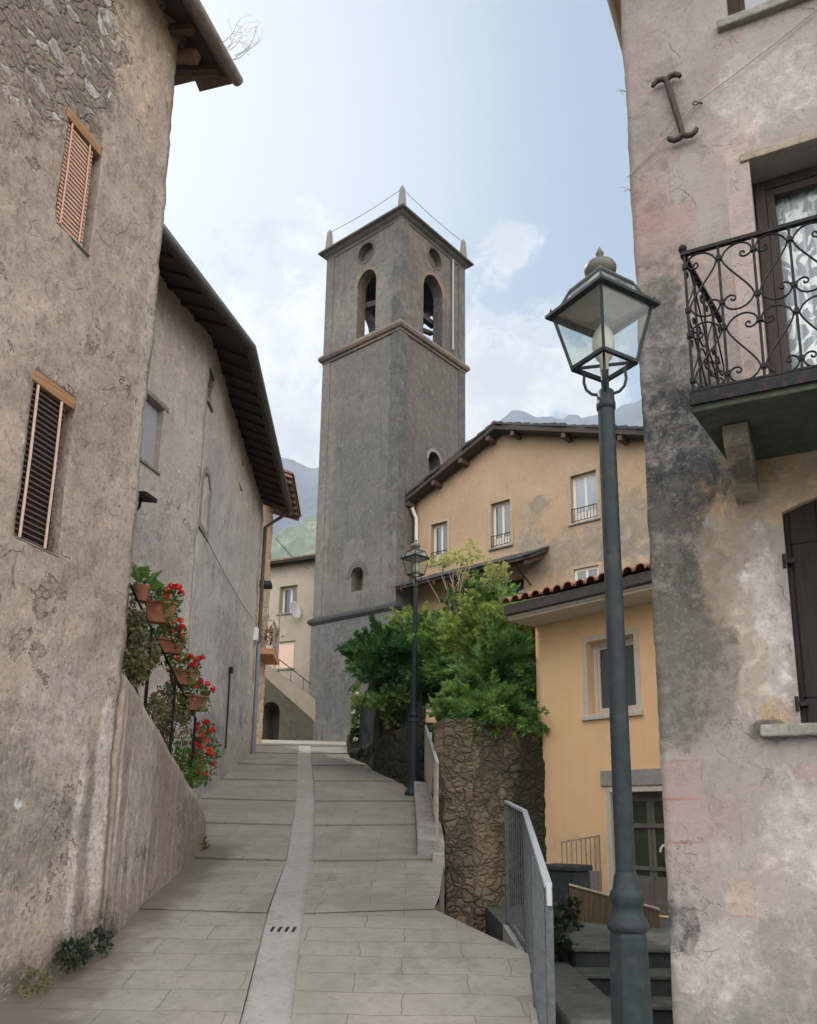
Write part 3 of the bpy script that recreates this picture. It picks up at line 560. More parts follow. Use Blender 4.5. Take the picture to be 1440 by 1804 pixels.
# ================================================================ far land
def build_land():
    prof = [(-1.5,.36),(-.8,.43),(-.45,.46),(-.3,.47),(-.2,.462),(-.17,.454),(-.148,.4504),(-.132,.441),(-.118,.439),(-.09,.452),(.0,.47),(.06,.455),(.10,.497),(.118,.512),(.132,.5258),(.142,.522),(.16,.5135),(.176,.5175),(.186,.512),(.2,.5148),(.206,.5205),(.216,.5135),(.25,.522),(.2836,.5361),(.33,.556),(.5,.5),(1.2,.42)]
    Y0 = 3000.; mb = MB(); vs = []; xs = [-1.4+2.6*i/420 for i in range(421)]
    rows = [(-.45, .25), (-.36, .42), (-.28, .58), (-.2, .72), (-.12, .85), (-.05, .95), (0, 1.), (.1, .9), (.35, .5)]
    for f, k in rows:
        for x in xs:
            h = lerp(prof, x)*Y0+mnoise.fractal(Vector((x*60, 0, 3)), 1., 2., 5)*9
            y = Y0*(1+f); n = mnoise.fractal(Vector((x*9, f*9, 1)), 1., 2., 5)*90*(1-k)
            vs.append((x*Y0*(1+f*.5), y+mnoise.noise(Vector((x*14, f*6, 2)))*60*(1-k), h*k+n))
    W = len(xs); mb.add(vs, [(j*W+i, j*W+i+1, (j+1)*W+i+1, (j+1)*W+i) for j in range(len(rows)-1) for i in range(W-1)], True)
    structure(mb.build('mountains', M['mountain']))
    mb = MB(); vs = []; nx, ny = 260, 90     # wooded slope beyond the village
    hp = [(-.9,.30),(-.4,.36),(-.2,.335),(-.185,.362),(-.165,.374),(-.145,.385),(-.128,.396),(-.11,.402),(-.05,.42),(.2,.44),(.5,.40),(.9,.3)]
    for j in range(ny+1):
        for i in range(nx+1):
            a = -.75+1.4*i/nx; d = 700+900*j/ny; k = j/ny
            z = lerp(hp, a)*1480*(k**.85)*(1.04 if k > .8 else 1)
            b = mnoise.fractal(Vector((a*90, d*.06, 2.)), .8, 2., 4)*11+abs(mnoise.noise(Vector((a*190, d*.12, 7.))))*12
            vs.append((a*d, d, -1.25+z*.98+b*min(1, k*6)))
    W = nx+1; mb.add(vs, [(j*W+i, j*W+i+1, (j+1)*W+i+1, (j+1)*W+i) for j in range(ny) for i in range(nx)])
    structure(mb.build('hills', M['woods']))
build_land()

# ================================================================ bell tower
TA = R(-40.1); TW = 4.3
M['drain_grey'] = paint('pale_grey_pipe', (.27,.265,.26), .6, .1)
def build_tower():
    fc = Facade((-.5, 30.), TA)
    tw = fc.thing('bell_tower', 'tall dark rendered bell tower with open belfry arches and corner spikes', 'bell tower')
    def shaft(name, e, z0, z1):
        # the two fronts towards the street carry their own weathering, so the shaft is one mesh with two materials
        mb = MB(); a, b = -TW-e, e; n = 26; m = 60; S = lambda p: p
        me_v = []
        o = mb.box(a, b, -e, TW+e, z0, z1)
        ob = o.build(name, M['tower'], tw); ob.data.materials.append(M['tower_side'])
        return ob
    sh = shaft('shaft', 0., 9.35, 25.9)
    inner = MB().box(-TW+.5, -.5, .5, TW-.5, 21.0, 25.7)
    aL = MB().prism(arch_poly(-2.42, -1.36, 21.25, 24.3, .62, pointed=True), -1, TW+1, 'y')
    aR = MB().prism(arch_poly(1.45, 2.75, 21.25, 24.35, .75, pointed=True), -TW-1, 1, 'x')
    circ = [(.43*math.cos(i*math.pi/8), .43*math.sin(i*math.pi/8)) for i in range(16)]
    cL = MB().prism([(-2.0+x, 25.2+y) for x, y in circ], -1, .3, 'y'); cR = MB().prism([(2.2+x, 25.25+y) for x, y in circ], -.3, 1, 'x')
    nL = MB().prism(arch_poly(-2.30, -1.66, 10.3, 11.25, .3), -1, .55, 'y'); nR = MB().prism(arch_poly(1.87, 2.65, 14.6, 16.3, .38), -.5, 1, 'x')
    cut(sh, inner, aL, aR, cL, cR, nL, nR)
    for p in sh.data.polygons:
        if p.normal.x > .9 or p.normal.x < -.9: p.material_index = 1
    ba = shaft('base', .07, 2.4, 9.35)
    for p in ba.data.polygons:
        if abs(p.normal.x) > .9: p.material_index = 1
    # rim mouldings of the openings
    def rim(name, pts, mat, face, w=.12, proud=.02, closed=True):
        mb = MB(); n = len(pts); c = Vector((sum(p[0] for p in pts)/n, sum(p[1] for p in pts)/n))
        for i in range(n if closed else n-1):
            a = Vector(pts[i]); b = Vector(pts[(i+1) % n]); ao = c+(a-c)*(1+w/(a-c).length); bo = c+(b-c)*(1+w/(b-c).length)
            q = [a, b, bo, ao]
            if face == 'L': lo = [(p.x, -proud, p.y) for p in q]; hi = [(p.x, .06, p.y) for p in q]
            else: lo = [(proud, p.x, p.y) for p in q]; hi = [(-.06, p.x, p.y) for p in q]
            mb.hexa(lo, hi)
        return mb.build(name, mat, tw, fix=True)
    M['arch_brick'] = stucco('faded_arch_brick', [(.14,.105,.085),(.20,.135,.105),(.25,.175,.135)], big=2., fine=7., bump=.02)
    rim('arch_surround', arch_poly(-2.42, -1.36, 21.25, 24.3, .62, pointed=True)[2:], M['arch_brick'], 'L', .12, .012, False)
    rim('arch_surround', arch_poly(1.45, 2.75, 21.25, 24.35, .75, pointed=True)[2:], M['arch_brick'], 'R', .15, .012, False)
    rim('oculus_rim', [(-2.0+x, 25.2+y) for x, y in circ], M['tower_stone'], 'L', .1)
    rim('oculus_rim', [(2.2+x, 25.25+y) for x, y in circ], M['tower_stone'], 'R', .1)
    rim('niche_surround', arch_poly(-2.30, -1.66, 10.3, 11.25, .3)[2:], M['tower_stone'], 'L', .26, .02, False)
    rim('niche_surround', arch_poly(1.87, 2.65, 14.6, 16.3, .38)[2:], M['pinnacle'], 'R', .14, .02, False)
    sq = [(-TW, 0), (0, 0), (0, TW), (-TW, TW)]
    def ring(name, prof, mat, smooth=True): mb = MB(); mb.sweep(sq, prof, True, False); return mb.build(name, mat, tw, fix=True)
    half = lambda z, r, k=.75: [(0-.03, z-r), (r*k*.6, z-r*.8), (r*k, z), (r*k*.6, z+r*.8), (-.03, z+r)]
    ring('string_course', [(-.05, 20.72), (.06, 20.72), (.06, 20.82), (.15, 20.86), (.20, 20.96), (.17, 21.08), (.04, 21.2), (-.05, 21.2)], M['tower_stone'])
    ring('string_course', [(-.05, 9.22), (.12, 9.24), (.2, 9.33), (.2, 9.43), (.1, 9.52), (-.05, 9.55)], M['slate'])
    ring('cornice', [(-.2, 25.82), (.03, 25.82), (.05, 25.95), (.12, 26.0), (.20, 26.10), (.32, 26.14), (.32, 26.22), (.1, 26.34), (-.2, 26.36)], M['tower_stone'])
    rf = MB(); rf.add([(-TW+.1, .1, 26.33), (-.1, .1, 26.33), (-.1, TW-.1, 26.33), (-TW+.1, TW-.1, 26.33), (-TW/2, TW/2, 26.8)], [(0,1,4),(1,2,4),(2,3,4),(3,0,4)]); rf.build('roof', M['tile'], tw)
    for sx in (0, 1):
        for sy in (0, 1):
            x = -.02 if sx else -TW+.02; y = TW-.02 if sy else .02
            mb = MB(); mb.lathe([(.20, 26.2), (.185, 26.5), (.14, 27.1), (.125, 27.28), (.03, 27.46)], 4, (x, y, 0), False, math.pi/4); mb.build('pinnacle', M['pinnacle'], tw, bevel=.03)
            # flat pilaster strip wrapping the corner
            e = .035; w = .42; cx = 0 if sx else -TW; cy = TW if sy else 0; kx = 1 if sx else -1; ky = 1 if sy else -1
            poly = [(cx+kx*e, cy+ky*e), (cx-kx*w, cy+ky*e), (cx-kx*w, cy-ky*.02), (cx-kx*.02, cy-ky*.02), (cx-kx*.02, cy-ky*w), (cx+kx*e, cy-ky*w)]
            for za, zb in ((21.2, 25.82), (9.55, 20.72)):
                mb = MB(); mb.prism(poly, za, zb, 'z'); mb.build('corner_pilaster', M['tower'], tw, fix=True)
    mb = MB(); mb.tube([(.09, 3.36, 25.8), (.09, 3.36, 23.5), (.09, 3.36, 21.4)], .055, 8); mb.build('drainpipe', M['drain_grey'], tw)
    pts = [(-.0, 0., 27.8), (-TW+.05, .05, 27.72)]; 
    for a, b in (((-.02,.02,27.3),(-TW+.02,.02,27.3)), ((-.02,.02,27.3),(-.02,TW-.02,27.3))):
        a, b = Vector(a), Vector(b); mb = MB(); mb.tube([a.lerp(b, i/8)+Vector((0,0,-.10*math.sin(math.pi*i/8))) for i in range(9)], .012, 5); mb.build('stay_wire', M['galv'], tw)
    for a, b, w in (((-2.6, .62, 23.15), (-1.1, .70, 22.9), .26), ((-2.5, .85, 22.75), (-1.2, 1.05, 21.55), .20), ((-.62, 1.2, 22.75), (-.7, 3.0, 22.7), .24), ((-.75, 1.2, 21.95), (-.8, 3.0, 22.35), .16), ((-TW+.4, 2.3, 24.9), (-.4, 2.1, 24.9), .22)):
        mb = MB(); mb.bar(a, b, w, w); mb.build('belfry_beam', M['beam'], tw)
    bl = thing('bell', 'dark bronze bell hanging among the timbers inside the belfry', 'bell', fc.w(-3.0, -3.2, 0), TA)
    mb = MB(); mb.lathe([(.02, 22.95), (.16, 22.9), (.22, 22.75), (.26, 22.4), (.33, 22.15), (.42, 22.0), (.40, 21.98), (.30, 22.15)], 18); mb.build('body', M['bronze'], bl)
    mb = MB(); mb.tube([(0,0,22.9), (0,0,23.02)], .07, 8); mb.build('crown', M['bronze'], bl)
build_tower()

# ================================================================ windows
def window(parent, name, u0, u1, z0, z1, depth, frame, pane, bars=1, w=.06, sill=None, rail=None, lower=0., label=None, rot_label=None, sash_w=.045):
    fr = MB(); y0, y1 = depth-.05, depth+.02
    fr.box(u0, u0+w, y0, y1, z0, z1); fr.box(u1-w, u1, y0, y1, z0, z1); fr.box(u0+w, u1-w, y0, y1, z1-w, z1); fr.box(u0+w, u1-w, y0, y1, z0, z0+w)
    f = fr.build(name, frame, parent, bevel=.004)
    n = bars+1; W = (u1-u0-2*w)/n
    for i in range(n):
        a = u0+w+W*i; b = a+W; s = MB(); e = .003; q = sash_w
        s.box(a+e, a+q, y0+.012, y1-.012, z0+w+e, z1-w-e); s.box(b-q, b-e, y0+.012, y1-.012, z0+w+e, z1-w-e); s.box(a+q, b-q, y0+.012, y1-.012, z1-w-q, z1-w-e); s.box(a+q, b-q, y0+.012, y1-.012, z0+w+e, z0+w+q+lower)
        s.build('sash', frame, f, bevel=.003)
        p = MB(); p.box(a+q-.004, b-q+.004, depth-.018, depth-.008, z0+w+q+lower-.004, z1-w-q+.004); p.build('pane', pane, f)
    if sill:
        s = MB(); s.box(u0-.1, u1+.1, -.07, depth-.06, z0-.07, z0-.002); s.build('sill', sill, f, bevel=.008)
    if rail:
        r = MB(); zt = z0+rail; r.box(u0+.0, u1-.0, -.035, -.012, zt-.025, zt); r.box(u0, u1, -.035, -.012, z0+.05, z0+.07); k = max(4, int((u1-u0)/.11))
        for i in range(k+1): x = u0+.015+(u1-u0-.03)*i/k; r.box(x-.007, x+.007, -.031, -.016, z0+.07, zt-.025)
        r.build('railing', M['iron'], f)
    return f
def hole(u0, u1, z0, z1, depth): return MB().box(u0, u1, -1., depth, z0, z1)

def ragged_slabs(mb, path, z, out, thick, n, rise, seed):   # a course of uneven roof slabs along an eave
    rnd = random.Random(seed); L = (path[1]-path[0]); d = L.normalized(); nrm = Vector((d.y, -d.x, 0)); step = L.length/n
    for i in range(n):
        o = out+rnd.uniform(-.03, .04); zz = z+rnd.uniform(-.012, .015); a = path[0]+d*(step*i+.006); b = path[0]+d*(step*(i+1)-.006)
        mb.hexa([a+nrm*o+Vector((0,0,zz)), b+nrm*o+Vector((0,0,zz+.01)), b-nrm*.5+Vector((0,0,zz+rise*(o+.5)+.01)), a-nrm*.5+Vector((0,0,zz+rise*(o+.5)))],
                [a+nrm*o+Vector((0,0,zz+thick)), b+nrm*o+Vector((0,0,zz+thick)), b-nrm*.5+Vector((0,0,zz+thick+rise*(o+.5))), a-nrm*.5+Vector((0,0,zz+thick+rise*(o+.5)))])

# ================================================================ the near house on the left
H1 = Facade((-2.5515, 7.4), R(74.05))
M['slat_back'] = paint('dark_red_blind_backing', (.085,.035,.025), .8, .1)
def build_h1():
    t = H1.thing('rendered_house', 'old house with rough grey-brown render, two windows with slatted blinds, nearest on the left', 'house')
    w = wall('wall', t, M['h1'], -4.2, 0., -1.3, 9.78, 4.6, cell=.05, amp=.03, edge=.018, seed=1.)
    W1 = (-1.43, -.985, 6.38, 7.50); W2 = (-1.465, -.965, 3.64, 5.03)
    cut(w, hole(*W1, .32), hole(*W2, .32))
    for k, (u0, u1, z0, z1) in enumerate((W1, W2)):
        ms = M['slat'] if k == 0 else M['slat_dark']
        fr = MB(); fr.box(u0+.002, u1-.002, .23, .30, z0+.01, z1-.01); f = fr.build('window', M['dark'], t)
        b = MB(); b.box(u0-.03, u1-.02, -.012, .13, z1-.105, z1-.004); b.build('blind_beam', M['lintel_wood'], f, bevel=.006)
        s = MB(); n = 24 if k == 0 else 27; zt = z1-.11; H = zt-z0-.03
        for i in range(n):
            z = z0+.03+H*i/n; h = H/n
            s.box(u0+.004, u1-.10, .012, .02, z, z+h*(.60 if k == 0 else .26))
        MB().box(u0+.003, u1-.098, .034, .042, z0+.02, z1-.11).build('blind_backing', M['slat_back'] if k == 0 else M['dark'], f)
        s.build('blind', ms, f)
        for q in (.12, .82):
            c = MB(); x = u0+(u1-u0-.10)*q; c.tube([(x, -.004, z1-.11), (x, -.008, (z0+z1)/2), (x-.004, -.004, z0+.02)], .0085 if k == 0 else .0125, 6); c.build('blind_rod', M['slat'] if k == 0 else M['rod'], f)
        sl = MB(); sl.box(u0+.002, u1-.002, -.006, .14, z0+.001, z0+.02); sl.build('sill', M['stone_sill'], f, bevel=.012)
    # roof: boards on rafters, tiles above, a round gutter
    rf = MB(); rf.sweep([(-4.4, 0), (.44, 0)], [(.34, 9.62), (.36, 9.70), (-2.6, 10.9), (-2.6, 10.78), (-.02, 9.78)]); r = rf.build('roof', M['soffit'], t, fix=True)
    tl = MB(); rnd = random.Random(4); x = -4.4
    while x < .45:
        for row in range(6):
            o = .40-.42*row; z = 9.735+.17*row; tl.prism([(x, z-.01), (x+.1, z+.06), (x+.2, z-.01), (x+.1, z+.035)], -o, -o+.5, 'y')
        x += .21
    tl.build('roof_tiles', M['tile'], r)
    for i in range(10):
        x = -4.14+.49*i; mb = MB(); mb.hexa([(x, .3, 9.72), (x+.08, .3, 9.72), (x+.08, .3, 9.80), (x, .3, 9.80)], [(x, -.30, 9.565), (x+.08, -.30, 9.565), (x+.08, -.31, 9.63), (x, -.31, 9.63)]); mb.build('rafter', M['rafter'], r)
    mb = MB(); mb.bar((.075, .2, 9.68), (.075, -.20, 9.55), .11, .11); mb.build('purlin_end', M['rafter_warm'], r, bevel=.01)
    mb = MB(); n = 18; L = [(u, -.44, 9.63) for u in [-4.4+4.94*i/n for i in range(n+1)]]; mb.tube(L, .062, 12); mb.build('gutter', M['gutter'], r)
    # dry weed sprouting from the gutter end
    g = H1.w(.25, .45, 9.7); wd = thing('weed', 'dry feathery weed growing out of the gutter end', 'weed', g)
    st = MB(); fl = MB(); rnd = random.Random(3)
    for k in range(7):
        b = Vector((rnd.uniform(-.1,.1), rnd.uniform(-.2,.1), 0)); d = Vector((rnd.uniform(.25,.75), rnd.uniform(-.3,.2), rnd.uniform(.1,.55))); L = rnd.uniform(.3,.5); pts = [b]
        for q in range(4): pts.append(pts[-1]+d.normalized()*L/4); d += Vector((rnd.uniform(-.2,.2), rnd.uniform(-.2,.2), rnd.uniform(-.05,.3)))
        st.tube(pts, [.004,.0035,.003,.002,.0015], 5)
        for q in range(4):
            c = pts[2+q % 3]; e = c+Vector((rnd.uniform(-.08,.14), rnd.uniform(-.08,.08), rnd.uniform(0,.12))); st.tube([c, e], .0015, 4)
            for z in range(6): fl.disc(e+Vector((rnd.gauss(0,.02), rnd.gauss(0,.02), rnd.gauss(0,.02))), Vector((rnd.gauss(0,1), rnd.gauss(0,1), rnd.gauss(0,1))), .009, 5)
    st.build('stem', M['dry_stem'], wd); fl.build('blossoms', M['whitepetal'], wd)
build_h1()

# ================================================================ the second house on the left (front bends in plan)
B_ANG = math.atan2(ray(640, 1450)[1], ray(640, 1450)[0])
H2B = Facade((-4.1, 22.1), B_ANG)
KNEE = H2B.w(-8.2)
H2 = Facade((KNEE.x, KNEE.y), R(76.2))
def build_h2():
    t = H2.thing('long_house', 'long grey rendered house behind the flower pots with deep dark eaves following its bent front', 'house')
    db = B_ANG-R(76.2)
    a = wall('wall', t, M['h2a'], -5., 0., 0., 10.36, 4., cell=.09, amp=.03, seed=5.)
    w1 = (-2.09, -1.41, 7.02, 8.09)
    cut(a, hole(*w1, .16))
    f = MB().box(w1[0]+.002, w1[1]-.002, .09, .14, w1[2]+.002, w1[3]-.002).build('window', M['shutter_grey'], t)
    MB().box(w1[0]+.05, w1[1]-.05, .078, .088, w1[2]+.05, w1[3]-.05).build('shutter', M['shutter_grey'], f)
    MB().box(w1[0]-.12, w1[1]+.14, -.035, .05, w1[3]+.003, w1[3]+.09).build('lintel', M['stone_sill'], f, bevel=.01)
    MB().box(w1[0]-.04, w1[1]+.04, -.03, .07, w1[2]-.06, w1[2]-.002).build('sill', M['stone_sill'], f, bevel=.01)
    b = wall('wall', t, M['h2b'], 0., 8.2, 0., 10.38, 4., cell=.09, amp=.035, seed=8.); b.rotation_euler.z = db
    slits = [(.05+.05, .42, 9.05, 9.62), (3.9, 4.25, 9.05, 9.62)]
    nich = (.12, .80, 6.72, 7.75); arch = arch_poly(.5, 1.25, 3.6, 4.45, .35)
    cut(b, *[hole(*s, .3) for s in slits], MB().prism(arch_poly(nich[0], nich[1], nich[2], nich[3], .3), -1, .14, 'y'), MB().prism(arch, -1, .12, 'y'))
    for s in slits:
        q = MB().box(s[0]+.002, s[1]-.002, .2, .28, s[2]+.002, s[3]-.002).build('window', M['dark'], t); q.rotation_euler.z = db
        MB().box(s[0]-.06, s[1]+.06, -.04, .19, s[2]-.05, s[2]-.002).build('sill', M['stone_sill'], q, bevel=.01)
        MB().box(s[0]-.03, s[1]+.03, -.015, .06, s[3]+.002, s[3]+.07).build('lintel', M['rafter'], q)
    p = MB(); pts = arch_poly(nich[0], nich[1], nich[2], nich[3], .3); c = Vector((.46, 7.2))
    for i in range(len(pts)):
        x, y = Vector(pts[i]), Vector(pts[(i+1) % len(pts)]); xo = c+(x-c)*1.22; yo = c+(y-c)*1.22
        p.hexa([(x.x,-.02,x.y),(y.x,-.02,y.y),(yo.x,-.02,yo.y),(xo.x,-.02,xo.y)], [(x.x,.05,x.y),(y.x,.05,y.y),(yo.x,.05,yo.y),(xo.x,.05,xo.y)])
    q = p.build('niche_frame', M['pinnacle'], t, fix=True); q.rotation_euler.z = db
    # roof following both fronts
    e = Vector((8.35*math.cos(db), 8.35*math.sin(db))); path = [(-5.2, 0), (0, 0), (e.x, e.y)]
    r = MB().sweep(path, [(.66, 10.02), (.66, 10.10), (-3.2, 11.55), (-3.2, 11.42)]).build('roof', M['soffit'], t, fix=True)
    MB().sweep(path, [(.70, 10.10), (.70, 10.15), (-3.2, 11.62), (-3.2, 11.57)]).build('roof_tiles', M['slate'], r, fix=True)
    MB().sweep(path, [(.665, 9.97), (.695, 9.97), (.695, 10.09), (.665, 10.09)]).build('fascia', M['rafter'], r, fix=True)
    gp = [Vector((p[0], p[1], 0)) for p in path]
    MB().sweep(path, [(.70, 10.0), (.73, 9.955), (.79, 9.945), (.83, 9.98), (.835, 10.06), (.82, 10.06), (.81, 9.99), (.785, 9.965), (.74, 9.97), (.71, 10.03)], smooth=True).build('gutter', M['gutter_dark'], r, fix=True)
    for seg in (0, 1):
        L = 5. if seg == 0 else 8.2; n = int(L/.47)
        for i in range(n):
            x = (-4.9 if seg == 0 else .2)+.47*i; mb = MB(); mb.hexa([(x, .2, 10.27), (x+.075, .2, 10.27), (x+.075, .2, 10.33), (x, .2, 10.33)], [(x, -.655, 9.955), (x+.075, -.655, 9.955), (x+.075, -.655, 10.02), (x, -.655, 10.02)])
            q = mb.build('rafter', M['soffit'], r)
            if seg: q.rotation_euler.z = db
    # downpipe at the far corner, painted blue-grey low down
    pe = MB(); pe.tube([(8.12, -.72, 9.98), (8.12, -.5, 9.8), (8.10, -.11, 9.5), (8.10, -.10, 6.2)], .05, 8); q = pe.build('downpipe', M['gutter_dark'], t); q.rotation_euler.z = db
    pe = MB(); pe.tube([(8.10, -.10, 6.2), (8.10, -.10, 3.3)], .058, 8); s = pe.build('lower_pipe', M['sign_pipe'], q)
    bx = MB().box(7.8, 7.98, -.10, .03, 6.25, 6.6).build('meter_box', M['white'], t, bevel=.01); bx.rotation_euler.z = db
    rod = MB(); rod.tube([(4.1, -.04, 4.75), (4.1, -.04, 3.1)], .018, 6); rod.box(4.06, 4.14, -.1, .02, 4.72, 4.85); q = rod.build('wall_pipe', M['iron'], t); q.rotation_euler.z = db
    cb = MB(); cb.tube([(0.6+7.4*i/12, -.05, 6.55+.013*i-.10*math.sin(math.pi*i/12)) for i in range(13)], .007, 5); q = cb.build('cable', M['gutter_dark'], t); q.rotation_euler.z = db
    # wall light sticking out near the first corner
    lp = H2.w(-2.2, 0., 0.); fl = thing('wall_light', 'small dark bracket light high on the grey house wall', 'wall light', lp+Vector((0,0,6.2)), H2.a)
    mb = MB(); mb.hexa([(-.12,.02,.05),(.12,.02,.05),(.12,.02,.12),(-.12,.02,.12)], [(-.16,-.42,.0),(.16,-.42,.0),(.16,-.42,.07),(-.16,-.42,.07)]); mb.build('hood', M['iron'], fl, bevel=.01)
    mb = MB(); mb.tube([(0, .01, -.22), (0, -.14, -.20), (0, -.23, -.1), (0, -.24, .03)], .022, 7); mb.build('bracket', M['iron'], fl)
build_h2()

# ================================================================ stone house at the bend, with its balcony
def build_h3():
    P = H2B.w(.14, -.04); fc = Facade((P.x, P.y), B_ANG+R(.5)); t = fc.thing('stone_house', 'narrow tan rubble-stone house beyond the long grey house', 'house')
    wall('wall', t, M['h3'], 0., 2.75, 2., 11.2, 4., cell=.09, amp=.05, edge=.03, seed=12.)
    r = MB(); r.hexa([(-.2, .35, 11.35), (3.4, .35, 11.35), (3.4, 4., 12.5), (-.2, 4., 12.5)], [(-.2, .35, 11.45), (3.4, .35, 11.45), (3.4, 4., 12.6), (-.2, 4., 12.6)])
    r = MB().sweep([(-.1, 0), (3.2, 0)], [(.80, 11.04), (.80, 11.12), (-4., 12.75), (-4., 12.62)]).build('roof', M['rafter_warm'], t, fix=True)
    MB().sweep([(-.15, 0), (3.26, 0)], [(.85, 11.125), (.85, 11.18), (-4., 12.84), (-4., 12.77)]).build('roof_tiles', M['tile'], r, fix=True)
    for i in range(7):
        x = .05+.5*i; MB().hexa([(x,.1,11.18),(x+.1,.1,11.18),(x+.1,.1,11.28),(x,.1,11.28)], [(x,-.78,10.94),(x+.08,-.78,10.94),(x+.08,-.78,11.03),(x,-.78,11.03)]).build('rafter', M['rafter_warm'], r)
    b = MB().box(.9, 2.55, -.42, .05, 6.16, 6.34).build('balcony', M['orange'], t, bevel=.02)
    rl = MB()
    for z in (7.15, 6.45): rl.box(.92, 2.53, -.40, -.375, z-.02, z); 
    for i in range(14): x = .93+1.58*i/13; rl.box(x-.008, x+.008, -.396, -.38, 6.34, 7.14)
    for x in (.92, 2.53): rl.box(x-.012, x+.012, -.40, .02, 7.13, 7.15)
    rl.tube([(2.53, -.39, 6.34), (2.53, -.39, 7.75)], .022, 8); rl.build('railing', M['rail_old'], b)
    hd = MB().box(.5, .95, -.3, .06, 8.05, 8.2).build('hood', M['slate'], t, bevel=.03)
    return fc
H3 = build_h3()

# ================================================================ beige house across the upper square
M['dish'] = paint('pale_grey_dish', (.42,.43,.44), .5, .06)
def build_h4():
    fc = Facade((-5.88, 35.), R(-25.)); t = fc.thing('beige_house', 'pale beige house with a satellite dish across the square, left of the tower', 'house')
    w = wall('wall', t, M['h4'], -1., 6., 3., 12.45, 6., cell=.2, amp=.03, seed=20.)
    def q(px, py): return fc.uz(px, py)
    a = q(494, 1034); b = q(522, 1078); c = q(486, 1132); d = q(517, 1176)
    W = (a[0], b[0], b[1], a[1]); V = (c[0], d[0], d[1], c[1])
    cut(w, hole(*W, .35), hole(*V, .2))
    window(t, 'window', *W, .3, M['frame_white'], M['pane'], 1, .05, M['stone_sill'])
    f = MB().box(V[0]+.003, V[1]-.003, .08, .14, V[2]+.003, V[3]-.003).build('window', M['shutter_pink'], t)
    for i in range(9): pass
    MB().box(V[0]-.08, V[1]+.08, -.06, .07, V[2]-.08, V[2]-.002).build('sill', M['stone_sill'], f, bevel=.01)
    r = MB().sweep([(-1.3, 0), (6.2, 0)], [(.45, 12.36), (.45, 12.44), (-6.2, 14.3), (-6.2, 14.2)]).build('roof', M['soffit'], t, fix=True)
    MB().sweep([(-1.35, 0), (6.2, 0)], [(.5, 12.44), (.5, 12.52), (-6.2, 14.42), (-6.2, 14.32)]).build('roof_tiles', M['tile'], r, fix=True)
    # outside stair: sloping parapet over a dark rough-rendered flank with an arch
    s0 = fc.uz(462, 1165, 1.3); s1 = fc.uz(556, 1232, 1.3); g0 = fc.uz(462, 1188, 1.3); g1 = fc.uz(556, 1272, 1.3)
    st = fc.thing('outside_stair', 'outside stair with a sloping beige parapet on a dark rough wall, below the beige house', 'stair')
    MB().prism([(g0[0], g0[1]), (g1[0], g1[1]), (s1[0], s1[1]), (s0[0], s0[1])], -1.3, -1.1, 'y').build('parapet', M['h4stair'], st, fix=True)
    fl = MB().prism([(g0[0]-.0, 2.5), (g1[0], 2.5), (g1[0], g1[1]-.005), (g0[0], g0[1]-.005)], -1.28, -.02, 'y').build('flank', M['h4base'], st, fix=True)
    au = fc.uz(471, 1280, 1.3)[0]; cut(fl, MB().prism(arch_poly(au-.35, au+.55, 2.4, fc.uz(478, 1236, 1.3)[1], .45), -2, -.4, 'y'))
    MB().box(au-.34, au+.54, -.5, -.42, 2.5, 6.6).build('door', M['frame_brown'], st)
    hr = MB(); h0 = fc.uz(470, 1145, 1.25); h1 = fc.uz(556, 1212, 1.25); hr.tube([(h0[0], -1.2, h0[1]), (h1[0], -1.2, h1[1])], .02, 6)
    for i in range(5):
        k = i/4; x = h0[0]+(h1[0]-h0[0])*k; hr.tube([(x, -1.2, h0[1]+(h1[1]-h0[1])*k), (x, -1.2, s0[1]+(s1[1]-s0[1])*(x-s0[0])/(s1[0]-s0[0]))], .014, 5)
    hr.build('handrail', M['iron'], st)
    dp = fc.uz(519, 1075, .35); ds = thing('satellite_dish', 'white oval satellite dish beside the window of the beige house', 'satellite dish', fc.w(dp[0], .35, dp[1]), fc.a)
    mb = MB(); mb.lathe([(.02, .0), (.12, .012), (.24, .045), (.34, .09), (.355, .09), (.25, .03), (.1, -.01)], 20); o = mb.build('reflector', M['dish'], ds, fix=True); o.rotation_euler = (R(78), R(-14), R(74)); o.scale = (.85, 1.1, .85)
    mb = MB(); mb.tube([(0, .05, 0), (0, .36, -.05)], .022, 6); mb.build('arm', M['galv'], ds)
build_h4()

